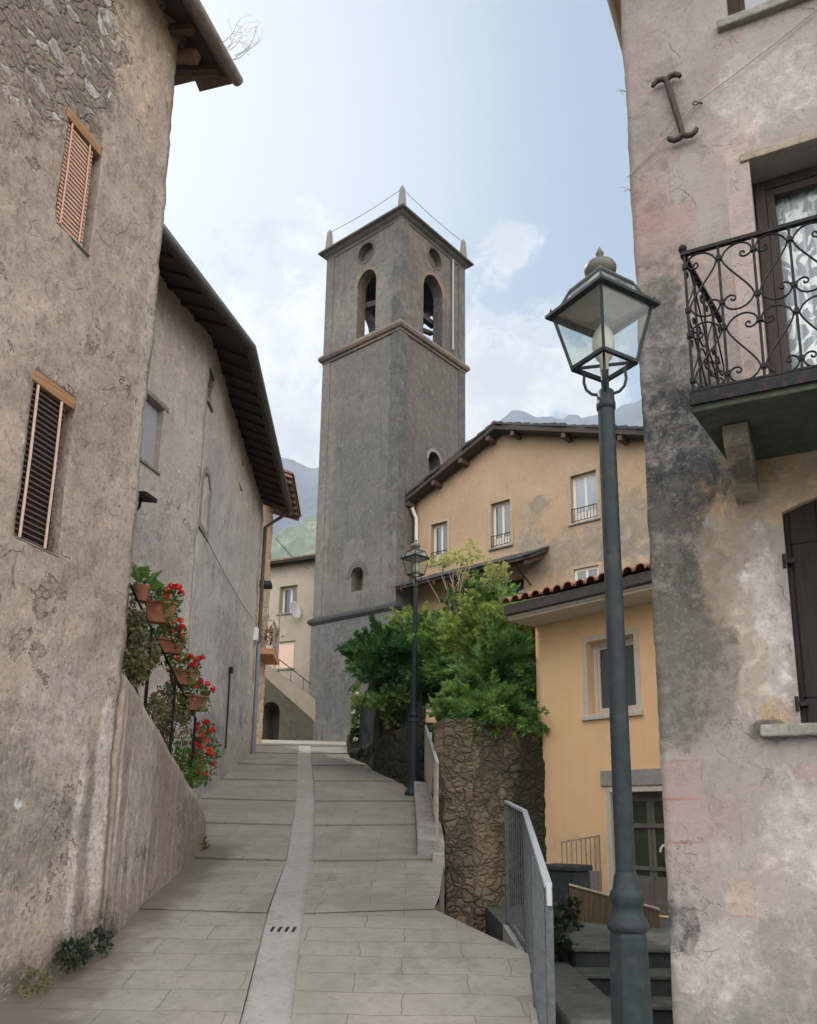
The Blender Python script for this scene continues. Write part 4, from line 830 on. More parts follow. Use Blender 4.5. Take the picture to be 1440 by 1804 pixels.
# ================================================================ ochre house behind the garden
H5 = Facade((.14+.02*math.cos(R(-40.1)), 30.76-.02*math.sin(R(40.1))), R(-40.1))
def build_h5():
    t = H5.thing('ochre_house', 'large ochre rendered house with a low gable, joined to the bell tower', 'house')
    def top(u): return lerp([(-1, 13.2), (0, 13.66), (4.1, 15.40), (10.5, 13.2), (12, 12.7)], u)
    w = wall('wall', t, M['h5'], .02, 11., 2., top, 7., cell=.22, amp=.03, edge=.01, seed=30., rough=.6)
    W = [(.86, 1.62, 11.05, 12.62), (3.58, 4.40, 11.12, 12.80), (6.80, 7.75, 11.32, 13.0), (6.82, 7.71, 9.12, 9.74)]
    D = (3.9, 4.9, 8.0, 9.9)
    cut(w, *[hole(*q, .3) for q in W], hole(*D, .5), hole(1.5, 2.6, 7.6, 9.3, .4))
    window(t, 'window', *W[0], .22, M['frame_white'], M['pane'], 1, .05, M['stone_sill'], .45, .3)
    window(t, 'window', *W[1], .22, M['frame_white'], M['pane'], 1, .05, M['stone_sill'], .45, .3)
    window(t, 'window', *W[2], .2, M['frame_white'], M['pane_blue'], 1, .06, M['stone_sill'], .5, .3)
    window(t, 'window', *W[3], .1, M['frame_white'], M['pane'], 1, .05)
    window(t, 'window', *D, .4, M['frame_brown'], M['pane'], 1, .06); window(t, 'window', 1.5, 2.6, 7.6, 9.3, .3, M['frame_brown'], M['pane'], 1, .06)
    M['surround'] = stucco('window_surround_render', [(.25,.20,.14),(.32,.255,.18),(.37,.30,.22)], big=2., fine=8., bump=.006)
    for q in W:
        s = MB(); a = .11
        s.box(q[0]-a, q[0]-.002, -.022, .06, q[2], q[3]+a); s.box(q[1]+.002, q[1]+a, -.022, .06, q[2], q[3]+a); s.box(q[0]-.001, q[1]+.001, -.022, .06, q[3]+.003, q[3]+a); s.build('surround', M['surround'], t)
    # two roof slopes with verge boards and purlin ends
    def slope(u0, z0, u1, z1, name):
        mb = MB(); d = .17; o = -.55
        mb.hexa([(u0, o, z0), (u1, o, z1), (u1, 7.5, z1), (u0, 7.5, z0)], [(u0, o, z0+d), (u1, o, z1+d), (u1, 7.5, z1+d), (u0, 7.5, z0+d)]); return mb.build(name, M['soffit'], t, fix=True)
    for (u0, z0, u1, z1) in ((-.42, 13.44, 4.1, 15.36), (4.12, 15.36, 11.3, 12.88)):
        r = slope(u0, z0, u1, z1, 'roof'); s = MB(); rnd = random.Random(int(u0*10)+50); n = 13 if u0 < 0 else 20
        for i in range(n):
            a = u0+(u1-u0)*i/n; b = u0+(u1-u0)*(i+1.03)/n; za = z0+(z1-z0)*i/n+.175; zb = z0+(z1-z0)*(i+1.03)/n+.175; o = -.60+rnd.uniform(-.05, .05); h = rnd.uniform(.05, .09)
            if u0 < 0: lift = (.05, 0)
            else: lift = (0, .05)
            s.hexa([(a, o, za+lift[0]*0), (b, o, zb), (b, 7.55, zb), (a, 7.55, za)], [(a, o, za+h+lift[0]), (b, o, zb+h+lift[1]), (b, 7.55, zb+h), (a, 7.55, za+h)])
        s.build('roof_tiles', M['slate'], r)
        for i in range(4):
            k = (.10, .38, .66, .93)[i]; u = u0+(u1-u0)*k; z = z0+(z1-z0)*k-.10; MB().bar((u, .2, z), (u, -.50, z), .15, .17).build('purlin', M['rafter'], r)
    MB().tube([(4.1, -.55, 15.56), (4.1, 7.4, 15.56)], .13, 8).build('ridge_tile', M['tile_red'], t)
    cp_ = thing('roof_cowl', 'small clay cowl on the ridge of the ochre house roof', 'chimney', H5.w(4.9, -2.2, 15.1), H5.a)
    MB().lathe([(.14, 0), (.14, .42), (.20, .46), (.20, .5), (.05, .72)], 10).build('pot', M['tile_red'], cp_)
    pp = MB(); pp.tube([(.14, -.3, 13.4), (.2, -.10, 13.0), (.22, -.08, 10.2)], .075, 8); pp.build('downpipe', M['frame_white'], t)
    # pent roof over the lower front, held by an iron stay
    c = MB(); c.hexa([(.1, .05, 10.52), (5.9, .05, 10.62), (5.9, -1.15, 10.05), (.1, -1.15, 9.95)], [(.1, .05, 10.62), (5.9, .05, 10.72), (5.9, -1.15, 10.13), (.1, -1.15, 10.03)]); cn = c.build('canopy', M['soffit'], t)
    s = MB(); rnd = random.Random(9)
    for i in range(19):
        a = .05+.31*i; h = rnd.uniform(.03,.06); o = -1.22+rnd.uniform(-.05,.05); z = 10.03+.0172*a; s.hexa([(a, o, z+.005), (a+.30, o, z+.005), (a+.30, .04, z+.59), (a, .04, z+.59)], [(a, o, z+h), (a+.30, o, z+h), (a+.30, .04, z+.59+h), (a, .04, z+.59+h)])
    s.build('canopy_slab', M['slate'], cn)
    for i in range(8):
        x = .35+.76*i; MB().bar((x, .05, 10.45), (x, -1.12, 9.93), .09, .11).build('canopy_rafter', M['rafter'], cn)
    MB().tube([(5.2, -1.0, 10.02), (5.2, -.5, 9.72), (5.2, -.02, 9.5)], .025, 6).build('canopy_stay', M['iron'], cn); MB().tube([(2.7, -1.0, 9.97), (2.7, -.02, 9.45)], .03, 6).build('canopy_stay', M['iron'], cn)
build_h5()

# ================================================================ yellow house
H6 = Facade((2.01, 13.0), R(-49.1))
def build_h6():
    t = H6.thing('yellow_house', 'small warm yellow house with a clay tile eave, between the garden and the pink building', 'house')
    w = wall('wall', t, M['h6'], 0., 3.0, -.29, 4.72, 4., cell=.12, amp=.006, edge=.003, seed=40.)
    W = (.985, 1.80, 3.17, 4.255); D = (1.225, 2.75, .458, 2.13)
    cut(w, hole(*W, .3), hole(*D, .32))
    wn = window(t, 'window', *W, .2, M['frame_white'], M['pane'], 1, .06)
    s = MB(); a = .085
    s.box(W[0]-a, W[0]-.002, -.015, .05, W[2]-.04, W[3]+a); s.box(W[1]+.002, W[1]+a, -.015, .05, W[2]-.04, W[3]+a); s.box(W[0]-.001, W[1]+.001, -.015, .05, W[3]+.003, W[3]+a); s.build('surround', M['white2'], wn, bevel=.003)
    MB().box(W[0]-.11, W[1]+.11, -.055, .05, W[2]-.075, W[2]-.002).build('sill', M['white2'], wn, bevel=.006)
    # door: grey-brown frame, glazed leaves reflecting the garden
    dr = window(t, 'door', 1.31, 2.70, .47, 2.06, .26, M['door_frame'], M['pane_green'], 2, .06, lower=.35, sash_w=.06)
    j = MB(); j.box(1.228, 1.308, -.01, .3, .46, 2.128); j.box(1.309, 2.75, -.01, .3, 2.062, 2.128); j.build('jamb', M['white2'], dr)
    tr = MB(); tr.box(1.37, 2.64, .195, .22, 1.58, 1.64); tr.box(1.37, 2.64, .195, .22, 1.02, 1.07); tr.build('rail', M['door_frame'], dr)
    MB().box(1.16, 2.95, -.03, .1, 2.145, 2.36).build('lintel', M['concrete'], t, bevel=.006)
    MB().box(-.012, 1.1, -.03, .06, -.28, .985).build('plinth', M['concrete'], t, bevel=.008)
    # eave: boxed soffit, gutter board, rows of clay tiles
    e = MB().prism([(.02, 4.66), (-.60, 4.66), (-.60, 4.74), (.02, 4.76)], -.02, 3.4, 'x')
    so = e.build('soffit', M['white2'], t, fix=True)
    MB().box(-.04, 3.4, -.70, -.603, 4.735, 4.885).build('gutter_board', M['gutter_dark'], t, bevel=.01)
    MB().box(-.03, 3.4, -.625, -.605, 4.695, 4.73).build('trim', M['white2'], t)
    rb = MB().hexa([(-.03, -.62, 4.80), (3.4, -.62, 4.80), (3.4, 4., 6.3), (-.03, 4., 6.3)], [(-.03, -.62, 4.86), (3.4, -.62, 4.86), (3.4, 4., 6.36), (-.03, 4., 6.36)]).build('roof', M['slate'], t)
    tl = MB(); n = 17; rnd = random.Random(5)
    for i in range(n):
        x = .06+.2*i
        for row in range(9):
            y0 = -.76+.42*row+rnd.uniform(-.012, .012); z0 = 4.90+.325*.42*row+rnd.uniform(0, .012); k = 8; vs = []; r0, r1 = .088, .07
            for (y, z, r) in ((y0, z0, r0), (y0+.48, z0+.325*.48-.02, r1)):
                vs += [(x+r*math.cos(math.pi*q/k), y, z+r*.95*math.sin(math.pi*q/k)) for q in range(k+1)]
            vs += [(p[0]+(x-p[0])*.16, p[1], p[2]-.012) for p in vs[:k+1]]
            tl.add(vs, [(q, q+1, k+2+q, k+1+q) for q in range(k)]+[(q+1, q, 2*k+2+q, 2*k+3+q) for q in range(k)])
            if row < 9: tl.add([(x+.03, y0+.02, z0+.02), (x+.17, y0+.02, z0+.02), (x+.15, y0+.5, z0+.15), (x+.05, y0+.5, z0+.15)], [(0,1,2,3)])
    tl.build('roof_tiles', M['tile_red'], rb)
    # little railing at the door
    rl = thing('step_railing', 'short thin-barred railing beside the door of the yellow house', 'railing', H6.w(1.1, .02, .46), H6.a)
    mb = MB(); L = .95; mb.bar((0, 0, 1.0), (.10, -L, .92), .022)
    for i in range(9): k = i/8; mb.bar((.1*k, -L*k, -.05), (.1*k, -L*k, 1.0-.08*k), .013)
    mb.build('bars', M['rail_old'], rl)
M['white2'] = stucco('cream_trim', [(.50,.455,.385),(.56,.51,.44),(.60,.55,.48)], big=1.2, fine=8., bump=.003)
M['door_frame'] = paint('grey_brown_door', (.13,.125,.11), .5, .1)
M['pane_green'] = glass('door_glass', (.03,.045,.025), .06)
build_h6()
def small_right():
    pl = thing('dark_pillar', 'dark square stone pillar at the foot of the yellow house', 'pillar', (2.06, 11.2, -.29), R(-40))
    MB().box(-.24, .24, -.2, .2, 0, 1.32).build('shaft', M['darkstone'], pl, bevel=.02); MB().box(-.27, .27, -.23, .23, 1.325, 1.40).build('cap', M['darkstone'], pl, bevel=.02)
    a = at(1003, 1560, 10.9); b = at(1085, 1596, 10.2); mt = thing('reed_screen', 'brown reed screen sloping beside the dark pillar and the yellow house door', 'screen', (a.x, a.y, .46))
    mb = MB(); d = b-a; mb.hexa([(0,0,-.72), (d.x+.5, d.y, -.72), (d.x+.5, d.y+.06, -.72), (0, .06, -.72)], [(0,0,a.z-.46), (d.x+.5, d.y, b.z-.50), (d.x+.5, d.y+.06, b.z-.50), (0, .06, a.z-.46)]); mb.build('mat', M['reed'], mt)
    mb = MB(); mb.tube([(0,-.01,a.z-.45), (d.x+.5, d.y-.01, b.z-.49)], .018, 6); mb.build('top_cane', M['dry_stem'], mt)
small_right()

# ================================================================ pink building on the right
_p = at(1285, 795, 5.45); H7 = Facade((_p.x, _p.y), heading(-2300))
def scroll(u0, w, z0, H, flip, y):       # one S of the balcony ironwork
    k = .30; Rr = .66*w; pts = []
    c1 = (.29*w, H-.088); c0 = (w-.29*w, .088)
    sp_ = []
    for i in range(31):
        th = 3.35*math.pi*(1-i/30); r = Rr*math.exp(-k*th*1.05); sp_.append((c1[0]+r*math.cos(th), c1[1]+r*math.sin(th)*.92))
    lo = [(w-x, H-z) for x, z in sp_][::-1]
    a, b = sp_[-1], lo[0]; mid = []
    for i in range(1, 12):
        s = i/12; h0 = 2*s**3-3*s*s+1; h1 = s**3-2*s*s+s; h2 = -2*s**3+3*s*s; h3 = s**3-s*s; tl = H*.85
        mid.append((a[0]*h0+b[0]*h2+.0*h1, a[1]*h0-tl*h1*.55+b[1]*h2-tl*h3*.55))
    for x, z in sp_+mid+lo: pts.append((u0+(w-x if flip else x), y, z0+z))
    return pts
def build_h7():
    t = H7.thing('pink_building', 'tall weathered pink and grey rendered building filling the right edge, with a balcony window', 'building')
    w = wall('wall', t, M['h7'], -.578, 3.0, -1.3, 9.3, 2.7, cell=.05, amp=.010, edge=.012, seed=50.)
    W = (.29, 1.55, 4.185, 6.43); seg = lambda a, b, z0, zs, r: [(a, z0), (b, z0)]+[((a+b)/2+(b-a)/2*x, zs+r*(1-x*x)) for x in [1-.2*i for i in range(11)]]; L = seg(.30, 1.5, 2.245, 3.665, .13); U = (.23, 1.45, 7.73, 9.0)
    cut(w, hole(*W, .62), MB().prism(L, -1, .3, 'y'), hole(*U, .3))
    window(t, 'window', *U, .25, M['frame_brown'], M['pane'], 1, .08)
    f = window(t, 'balcony_window', .30, 1.54, 4.20, 6.42, .30, M['frame_brown'], M['pane_clear'], 1, .075, lower=.36, sash_w=.06)
    cu = MB(); vs = []; n = 60
    for z in (4.6, 6.3):
        for i in range(n+1): x = .44+.98*i/n; vs.append((x, .355+.012*math.sin(x*75)+.006*math.sin(x*190), z))
    cu.add(vs, [(i, i+1, n+2+i, n+1+i) for i in range(n)], True); cu.build('curtain', M['lace'], f)
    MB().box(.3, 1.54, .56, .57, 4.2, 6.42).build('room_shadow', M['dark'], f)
    sh = MB(); sh.prism(seg(.303, 1.497, 2.25, 3.66, .13), .055, .095, 'y'); s = sh.build('shutter', M['shutter_brown'], t, fix=True)
    for z in (2.42, 3.45): MB().box(.32, 1.48, .045, .054, z, z+.10).build('batten', M['shutter_brown'], s)
    for z in (3.31, 2.36):
        h = MB(); h.box(.275, .35, .0, .052, z, z+.03); h.tube([(.288, -.008, z-.035), (.288, -.008, z+.06)], .011, 8); h.build('hinge', M['iron'], s)
    MB().box(.06, 1.7, -.075, .12, 2.165, 2.243).build('sill', M['stone_sill'], t, bevel=.014)
    MB().box(.15, 1.6, -.06, .1, 7.65, 7.728).build('sill', M['stone_sill'], t, bevel=.012)
    ml = MB(); ml.box(.23, 1.62, -.018, .05, 6.433, 6.50); ml.build('lintel', M['corbel'], t, bevel=.008)
    # balcony: stone slab on corbels, scrolled iron railing
    b = MB().prism([(.0, .02), (-.127, -.905), (2.35, -.905), (2.35, .02)], 4.06, 4.165, 'z').build('balcony', M['slabdark'], t, bevel=.01, fix=True)
    MB().prism([(-.13, -.93), (2.37, -.93), (2.37, -.906), (-.13, -.906)], 4.10, 4.178, 'z').build('edge_strip', M['iron'], b)
    for u in (.02, 1.75):
        prof = [(.03, 4.058), (-.66, 4.058), (-.66, 3.97), (-.60, 3.93), (-.46, 3.905), (-.34, 3.85), (-.22, 3.80), (-.10, 3.775), (.03, 3.76)]
        MB().prism(prof, u, u+.15, 'x').build('corbel', M['corbel'], b, bevel=.012, fix=True)
    zb, zt = 4.185, 5.165
    rl = MB(); a0 = Vector((-.115, -.89, 0)); a1 = Vector((.012, -.02, 0)); cw = .203; n = 12
    rl.bar((-.125, -.89, zt), (2.33, -.89, zt), .034, .024); rl.bar((-.125, -.89, zb+.02), (2.33, -.89, zb+.02), .022, .014); rl.bar(a0+Vector((0,0,zt)), a1+Vector((0,0,zt)), .034, .024); rl.bar(a0+Vector((0,0,zb+.02)), a1+Vector((0,0,zb+.02)), .022, .014)
    R_ = rl.build('railing', M['iron'], b)
    MB().ball((-.115, -.89, zt+.04), .028, 12, 8).build('knob', M['iron'], R_)
    for i in range(n+1):
        u = -.108+cw*i; mb = MB(); mb.box(u-.008, u+.008, -.898, -.882, zb-.01, zt-.01)
        for z in (zb+.09, zb+.40, zb+.575, zb+.885): mb.box(u-.015, u+.015, -.906, -.874, z-.014, z+.014)
        mb.build('baluster', M['iron'], R_)
    for i in range(n):
        for k in range(2):
            mb = MB(); mb.tube(scroll(-.108+cw*i+.006, cw-.012, zb+.005+.488*k, .478, (i) % 2 == 0 and False or (i % 2 == 1), -.89), .0062, 6); mb.build('scroll', M['iron'], R_)
    side = (a1-a0); SL = side.length; ang = math.atan2(side.y, side.x)
    for i in range(1, 4):
        p = a0+side*(i/4); mb = MB(); mb.bar(p+Vector((0,0,zb)), p+Vector((0,0,zt)), .015); mb.build('baluster', M['iron'], R_)
    for i in range(4):
        for k in range(2):
            pts = [a0+side.normalized()*x+Vector((0,0,z)) for x, y, z in scroll(SL/4*i+.006, SL/4-.012, zb+.005+.488*k, .478, i % 2 == 1, 0)]; mb = MB(); mb.tube(pts, .0062, 6); mb.build('scroll', M['iron'], R_)
    # plants in a pot behind the railing
    pp = H7.w(.74, -.0+.35, 4.18)
    # iron wall anchor, forged ends curling apart
    q = [H7.uz(*p) for p in ((1176, 150), (1190, 195), (1205, 245))]
    an = thing('wall_anchor', 'rusty forged iron wall anchor shaped like a letter I on the pink wall', 'wall anchor', H7.w(0, 0, 0), H7.a)
    mb = MB(); mb.tube([(q[0][0], -.05, q[0][1]), (q[1][0], -.055, q[1][1]), (q[2][0], -.05, q[2][1])], [.021, .024, .021], 8)
    for (x, z), s in ((q[0], 1), (q[2], -1)):
        for e in (-1, 1): mb.tube([(x, -.05, z), (x+e*.03, -.05, z+s*.025), (x+e*.065, -.05, z+s*.028), (x+e*.098, -.05, z+s*.006), (x+e*.104, -.05, z-s*.012)], [.022, .022, .022, .020, .017], 8)
    mb.tube([(q[1][0], -.05, q[1][1]), (q[1][0], .03, q[1][1])], .02, 8); mb.build('bar', M['rust'], an)
    hk = H7.uz(1228, 188); c0 = H7.uz(1108, 310); c1 = H7.uz(1440, 20)
    ho = thing('cable_hook', 'iron ring hook on the pink wall carrying the thin cable', 'hook', H7.w(0,0,0), H7.a)
    mb = MB(); mb.tube([(hk[0]+.018*math.cos(i*.6)-.005, -.03-.012*math.sin(i*.3), hk[1]+.018*math.sin(i*.6)) for i in range(11)], .0055, 6); mb.tube([(hk[0]+.02, -.03, hk[1]+.0), (hk[0]+.05, .02, hk[1]+.03)], .006, 6); mb.build('ring', M['rust'], ho)
    cb = MB(); A = Vector((-.60, -.012, c0[1]-.02)); B = Vector((hk[0], -.04, hk[1])); Cc = Vector((c1[0], -.02, c1[1]))
    cb.tube([A.lerp(B, i/8)-Vector((0,0,.02*math.sin(math.pi*i/8))) for i in range(9)]+[B.lerp(Cc, i/8)-Vector((0,0,.015*math.sin(math.pi*i/8))) for i in range(1, 9)], .0042, 5)
    o = cb.build('cable', M['rail_old']); o.location = H7.w(0,0,0); o.rotation_euler.z = H7.a; tag(o, 'thin pale cable slung across the pink wall past the iron anchor', 'cable')
    # eave board along the far side of the building
    ev = MB(); ev.hexa([(-.79, .1, 9.1), (-.5, .1, 9.2), (-.5, 2.9, 9.2), (-.79, 2.9, 9.1)], [(-.79, .1, 9.18), (-.5, .1, 9.29), (-.5, 2.9, 9.29), (-.79, 2.9, 9.18)])
    r = MB().hexa([(-.79, -.55, 9.22), (3.3, -.55, 9.22), (3.3, 3.2, 9.22), (-.79, 3.2, 9.22)], [(-.79, -.55, 9.32), (3.3, -.55, 9.32), (3.3, 3.2, 9.32), (-.79, 3.2, 9.32)]).build('roof', M['soffit_pale'], t)
    MB().tube([(-.81, -.55, 9.30), (-.81, 3.2, 9.30)], .035, 8).build('gutter', M['white'], r)
    MB().hexa([(-.82, -.6, 9.33), (3.3, -.6, 9.33), (3.3, 3.2, 9.33), (-.82, 3.2, 9.33)], [(0, .5, 10.5), (2.4, .5, 10.3), (2.4, 2.2, 10.3), (0, 2.2, 10.3)]).build('roof_tiles', M['tile'], r)
    # white bent pipe at the foot
    hp = H7.uz(1160, 1497); wp = MB(); wp.tube([(-.57, .02, hp[1]+.03), (-.59, -.0, hp[1]+.028), (-.606, .0, hp[1]+.01), (-.610, .0, hp[1]-.015)], .0085, 8); wp.build('vent_pipe', M['pinnacle'], t)
    for i, (px, py) in enumerate(((1092, 160), (1104, 335))):
        c = H7.uz(px+6, py); wd = thing('weed', ('tiny pale weed rooted in the upper edge of the pink wall', 'tiny weed on the wall edge just below the iron anchor')[i], 'weed', H7.w(-.58, .0, c[1]), H7.a)
        s = MB(); rnd = random.Random(60+i)
        for k in range(5):
            e = Vector((-rnd.uniform(.02,.07), rnd.uniform(-.03,.03), rnd.uniform(-.01,.05))); s.tube([(0,.02,0), e*.5+Vector((0,0,.01)), e], .0015, 4)
            for z in range(3): s.disc(e+Vector((rnd.gauss(0,.006),0,rnd.gauss(0,.006))), Vector((rnd.gauss(0,1),rnd.gauss(0,1),1)), .004, 5)
        s.build('stems', M['dry_stem'], wd)
def lace_mat():
    m, t, out = mat_base('lace_curtain'); P = t.n('ShaderNodeTexCoord').outputs['Object']; x, y, z = t.sep(P)
    wv = t.noise(t.scale(P, 1., .1, .7), 5.5, 1.5, .45, 1.3); fr = t.m('ABSOLUTE', t.m('SUBTRACT', t.m('FRACT', t.m('MULTIPLY', wv, 4.2)), .5))
    fig = t.m('MULTIPLY', t.step(fr, .22, .30), t.step(t.noise(P, 5., 2), .36, .46)); net = t.step(t.noise(P, 210, 2), .45, .6); fold = t.step(t.m('SINE', t.m('MULTIPLY', x, 75.)), .3, .95)
    f = t.m('MAXIMUM', t.m('MAXIMUM', fig, t.m('MULTIPLY', net, .22)), t.m('MULTIPLY', fold, .5))
    d = t.n('ShaderNodeBsdfDiffuse', {'Color': t.mix(f, (.46,.51,.58), (.80,.82,.86))}); tr = t.n('ShaderNodeBsdfTransparent')
    s = t.n('ShaderNodeMixShader', {0: t.m('ADD', t.m('MULTIPLY', f, .46), .46), 1: tr.outputs[0], 2: d.outputs[0]}); t.nt.links.new(s.outputs[0], out.inputs[0]); return m
M['lace'] = lace_mat(); M['soffit_pale'] = wood('pale_brown_soffit', (.42,.32,.20), axis=1)
build_h7()

# ================================================================ side stair, its parapet, flower rail
PA = (-2.535, 7.42); PB = (-2.72, 11.75)
PAR = Facade(PA, math.atan2(PB[1]-PA[1], PB[0]-PA[0]))
PL = math.hypot(PB[0]-PA[0], PB[1]-PA[1])
def par_top(u): return lerp([(0, 2.87), (3.9, 1.80), (PL, 1.62)], u)
def build_side_stair():
    w = wall('parapet_wall', None, M['parapet'], 0.02, PL, -1.2, par_top, .24, cell=.06, amp=.02, edge=.012, seed=70.)
    w.location = PAR.p; w.rotation_euler.z = PAR.a; tag(w, 'low rendered wall with pale streaks whose top slopes down to the street, below the flowers', 'low wall')
    st = PAR.thing('side_stair', 'stone stair climbing behind the streaked low wall towards the near house', 'stair')
    for i in range(9):
        u1 = PL-.02-.46*i; z = 1.35+.165*i; MB().box(max(.05, u1-.5), u1, .245, 1.25, 0., z).build('step', M['concrete'], st)
    # rail: posts and two bars following the slope
    rl = PAR.thing('flower_rail', 'old painted handrail on posts above the sloping low wall, hung with flower boxes', 'railing')
    rz = lambda u: lerp([(0, 3.93), (3.95, 2.93), (PL, 2.7)], u)
    us = [.12, 1.35, 2.6, 3.9]
    for u in us: MB().bar((u, .15, par_top(u)-.05), (u, .15, rz(u)+(.08 if u < .2 else 0)), .05 if u < .2 else .03).build('post', M['iron'], rl)
    for k in (0,): MB().tube([(u, .15, rz(u)+k) for u in (.12, 1.35, 2.6, 3.95)], .013, 7).build('bar', M['iron'], rl)
    MB().box(.02, .09, .04, .16, par_top(0)+.02, 3.98).build('wall_post', M['gutter_dark'], rl, bevel=.01)
    return rz
RZ = build_side_stair()
def leaf_ball(mb, c, r, n, size, rnd, up=.3, flat=1.):
    for _ in range(n):
        d = Vector((rnd.gauss(0,1), rnd.gauss(0,1), rnd.gauss(0,1)*flat)).normalized(); p = c+Vector((d.x*r.x, d.y*r.y, d.z*r.z))*rnd.uniform(.45, 1.)
        g = (d+Vector((rnd.gauss(0,.5), rnd.gauss(0,.5), rnd.gauss(0,.5)+up))).normalized(); s = size*rnd.uniform(.6, 1.25)
        mb.leaf(p, g, Vector((rnd.gauss(0,1), rnd.gauss(0,1), rnd.gauss(0,1))), s, s*.75)
def flower_head(mb, c, r, rnd, n=12):
    for _ in range(n):
        d = Vector((rnd.gauss(0,1), rnd.gauss(0,1), rnd.gauss(0,1))).normalized(); mb.disc(c+d*r*rnd.uniform(.5,1), d, r*.45, 6)
def flower_box(p, w, h, dep, rot, label, blooms, seed, tilt=0., leaves=60):
    rnd = random.Random(seed); t = thing('flower_box', label, 'flower box', p, rot, 'flower boxes on the sloping rail')
    b = MB(); x, y = w/2, dep/2; k = .80
    b.hexa([(-x*k,-y*k,0),(x*k,-y*k,0),(x*k,y*k,0),(-x*k,y*k,0)], [(-x,-y,h),(x,-y,h),(x,y,h),(-x,y,h)]); b.build('pot', M['terracotta'], t, bevel=.006)
    r = MB(); e = .012; r.hexa([(-x-e,-y-e,h+.001),(x+e,-y-e,h+.001),(x+e,y+e,h+.001),(-x-e,y+e,h+.001)], [(-x-e,-y-e,h+.028),(x+e,-y-e,h+.028),(x+e,y+e,h+.028),(-x-e,y+e,h+.028)]); r.build('rim', M['terracotta'], t, bevel=.004)
    f = MB(); leaf_ball(f, Vector((0,0,h+.07)), Vector((x*1.25,y*1.5,.13)), leaves*5, .05, rnd); leaf_ball(f, Vector((-x*.4,y*1.2,h*.2)), Vector((x*.8,y*.9,.16)), leaves*2, .05, rnd, -.5); leaf_ball(f, Vector((x*.7,-y*1.3,h*.55)), Vector((x*.5,y*.6,.14)), leaves, .045, rnd, -.6); f.build('leaves', M['leaf'], t)
    st = MB()
    for _ in range(blooms):
        fl = MB(); c = Vector((rnd.uniform(-x,x*1.3), rnd.uniform(-y*2.2,y), h+rnd.uniform(.06,.24))); st.tube([Vector((c.x*.5,c.y*.4,h)), c], .003, 4); flower_head(fl, c, .042, rnd, 18); fl.build('flower', M['red'], t)
    if blooms: st.build('stems', M['leaf'], t)
    return t
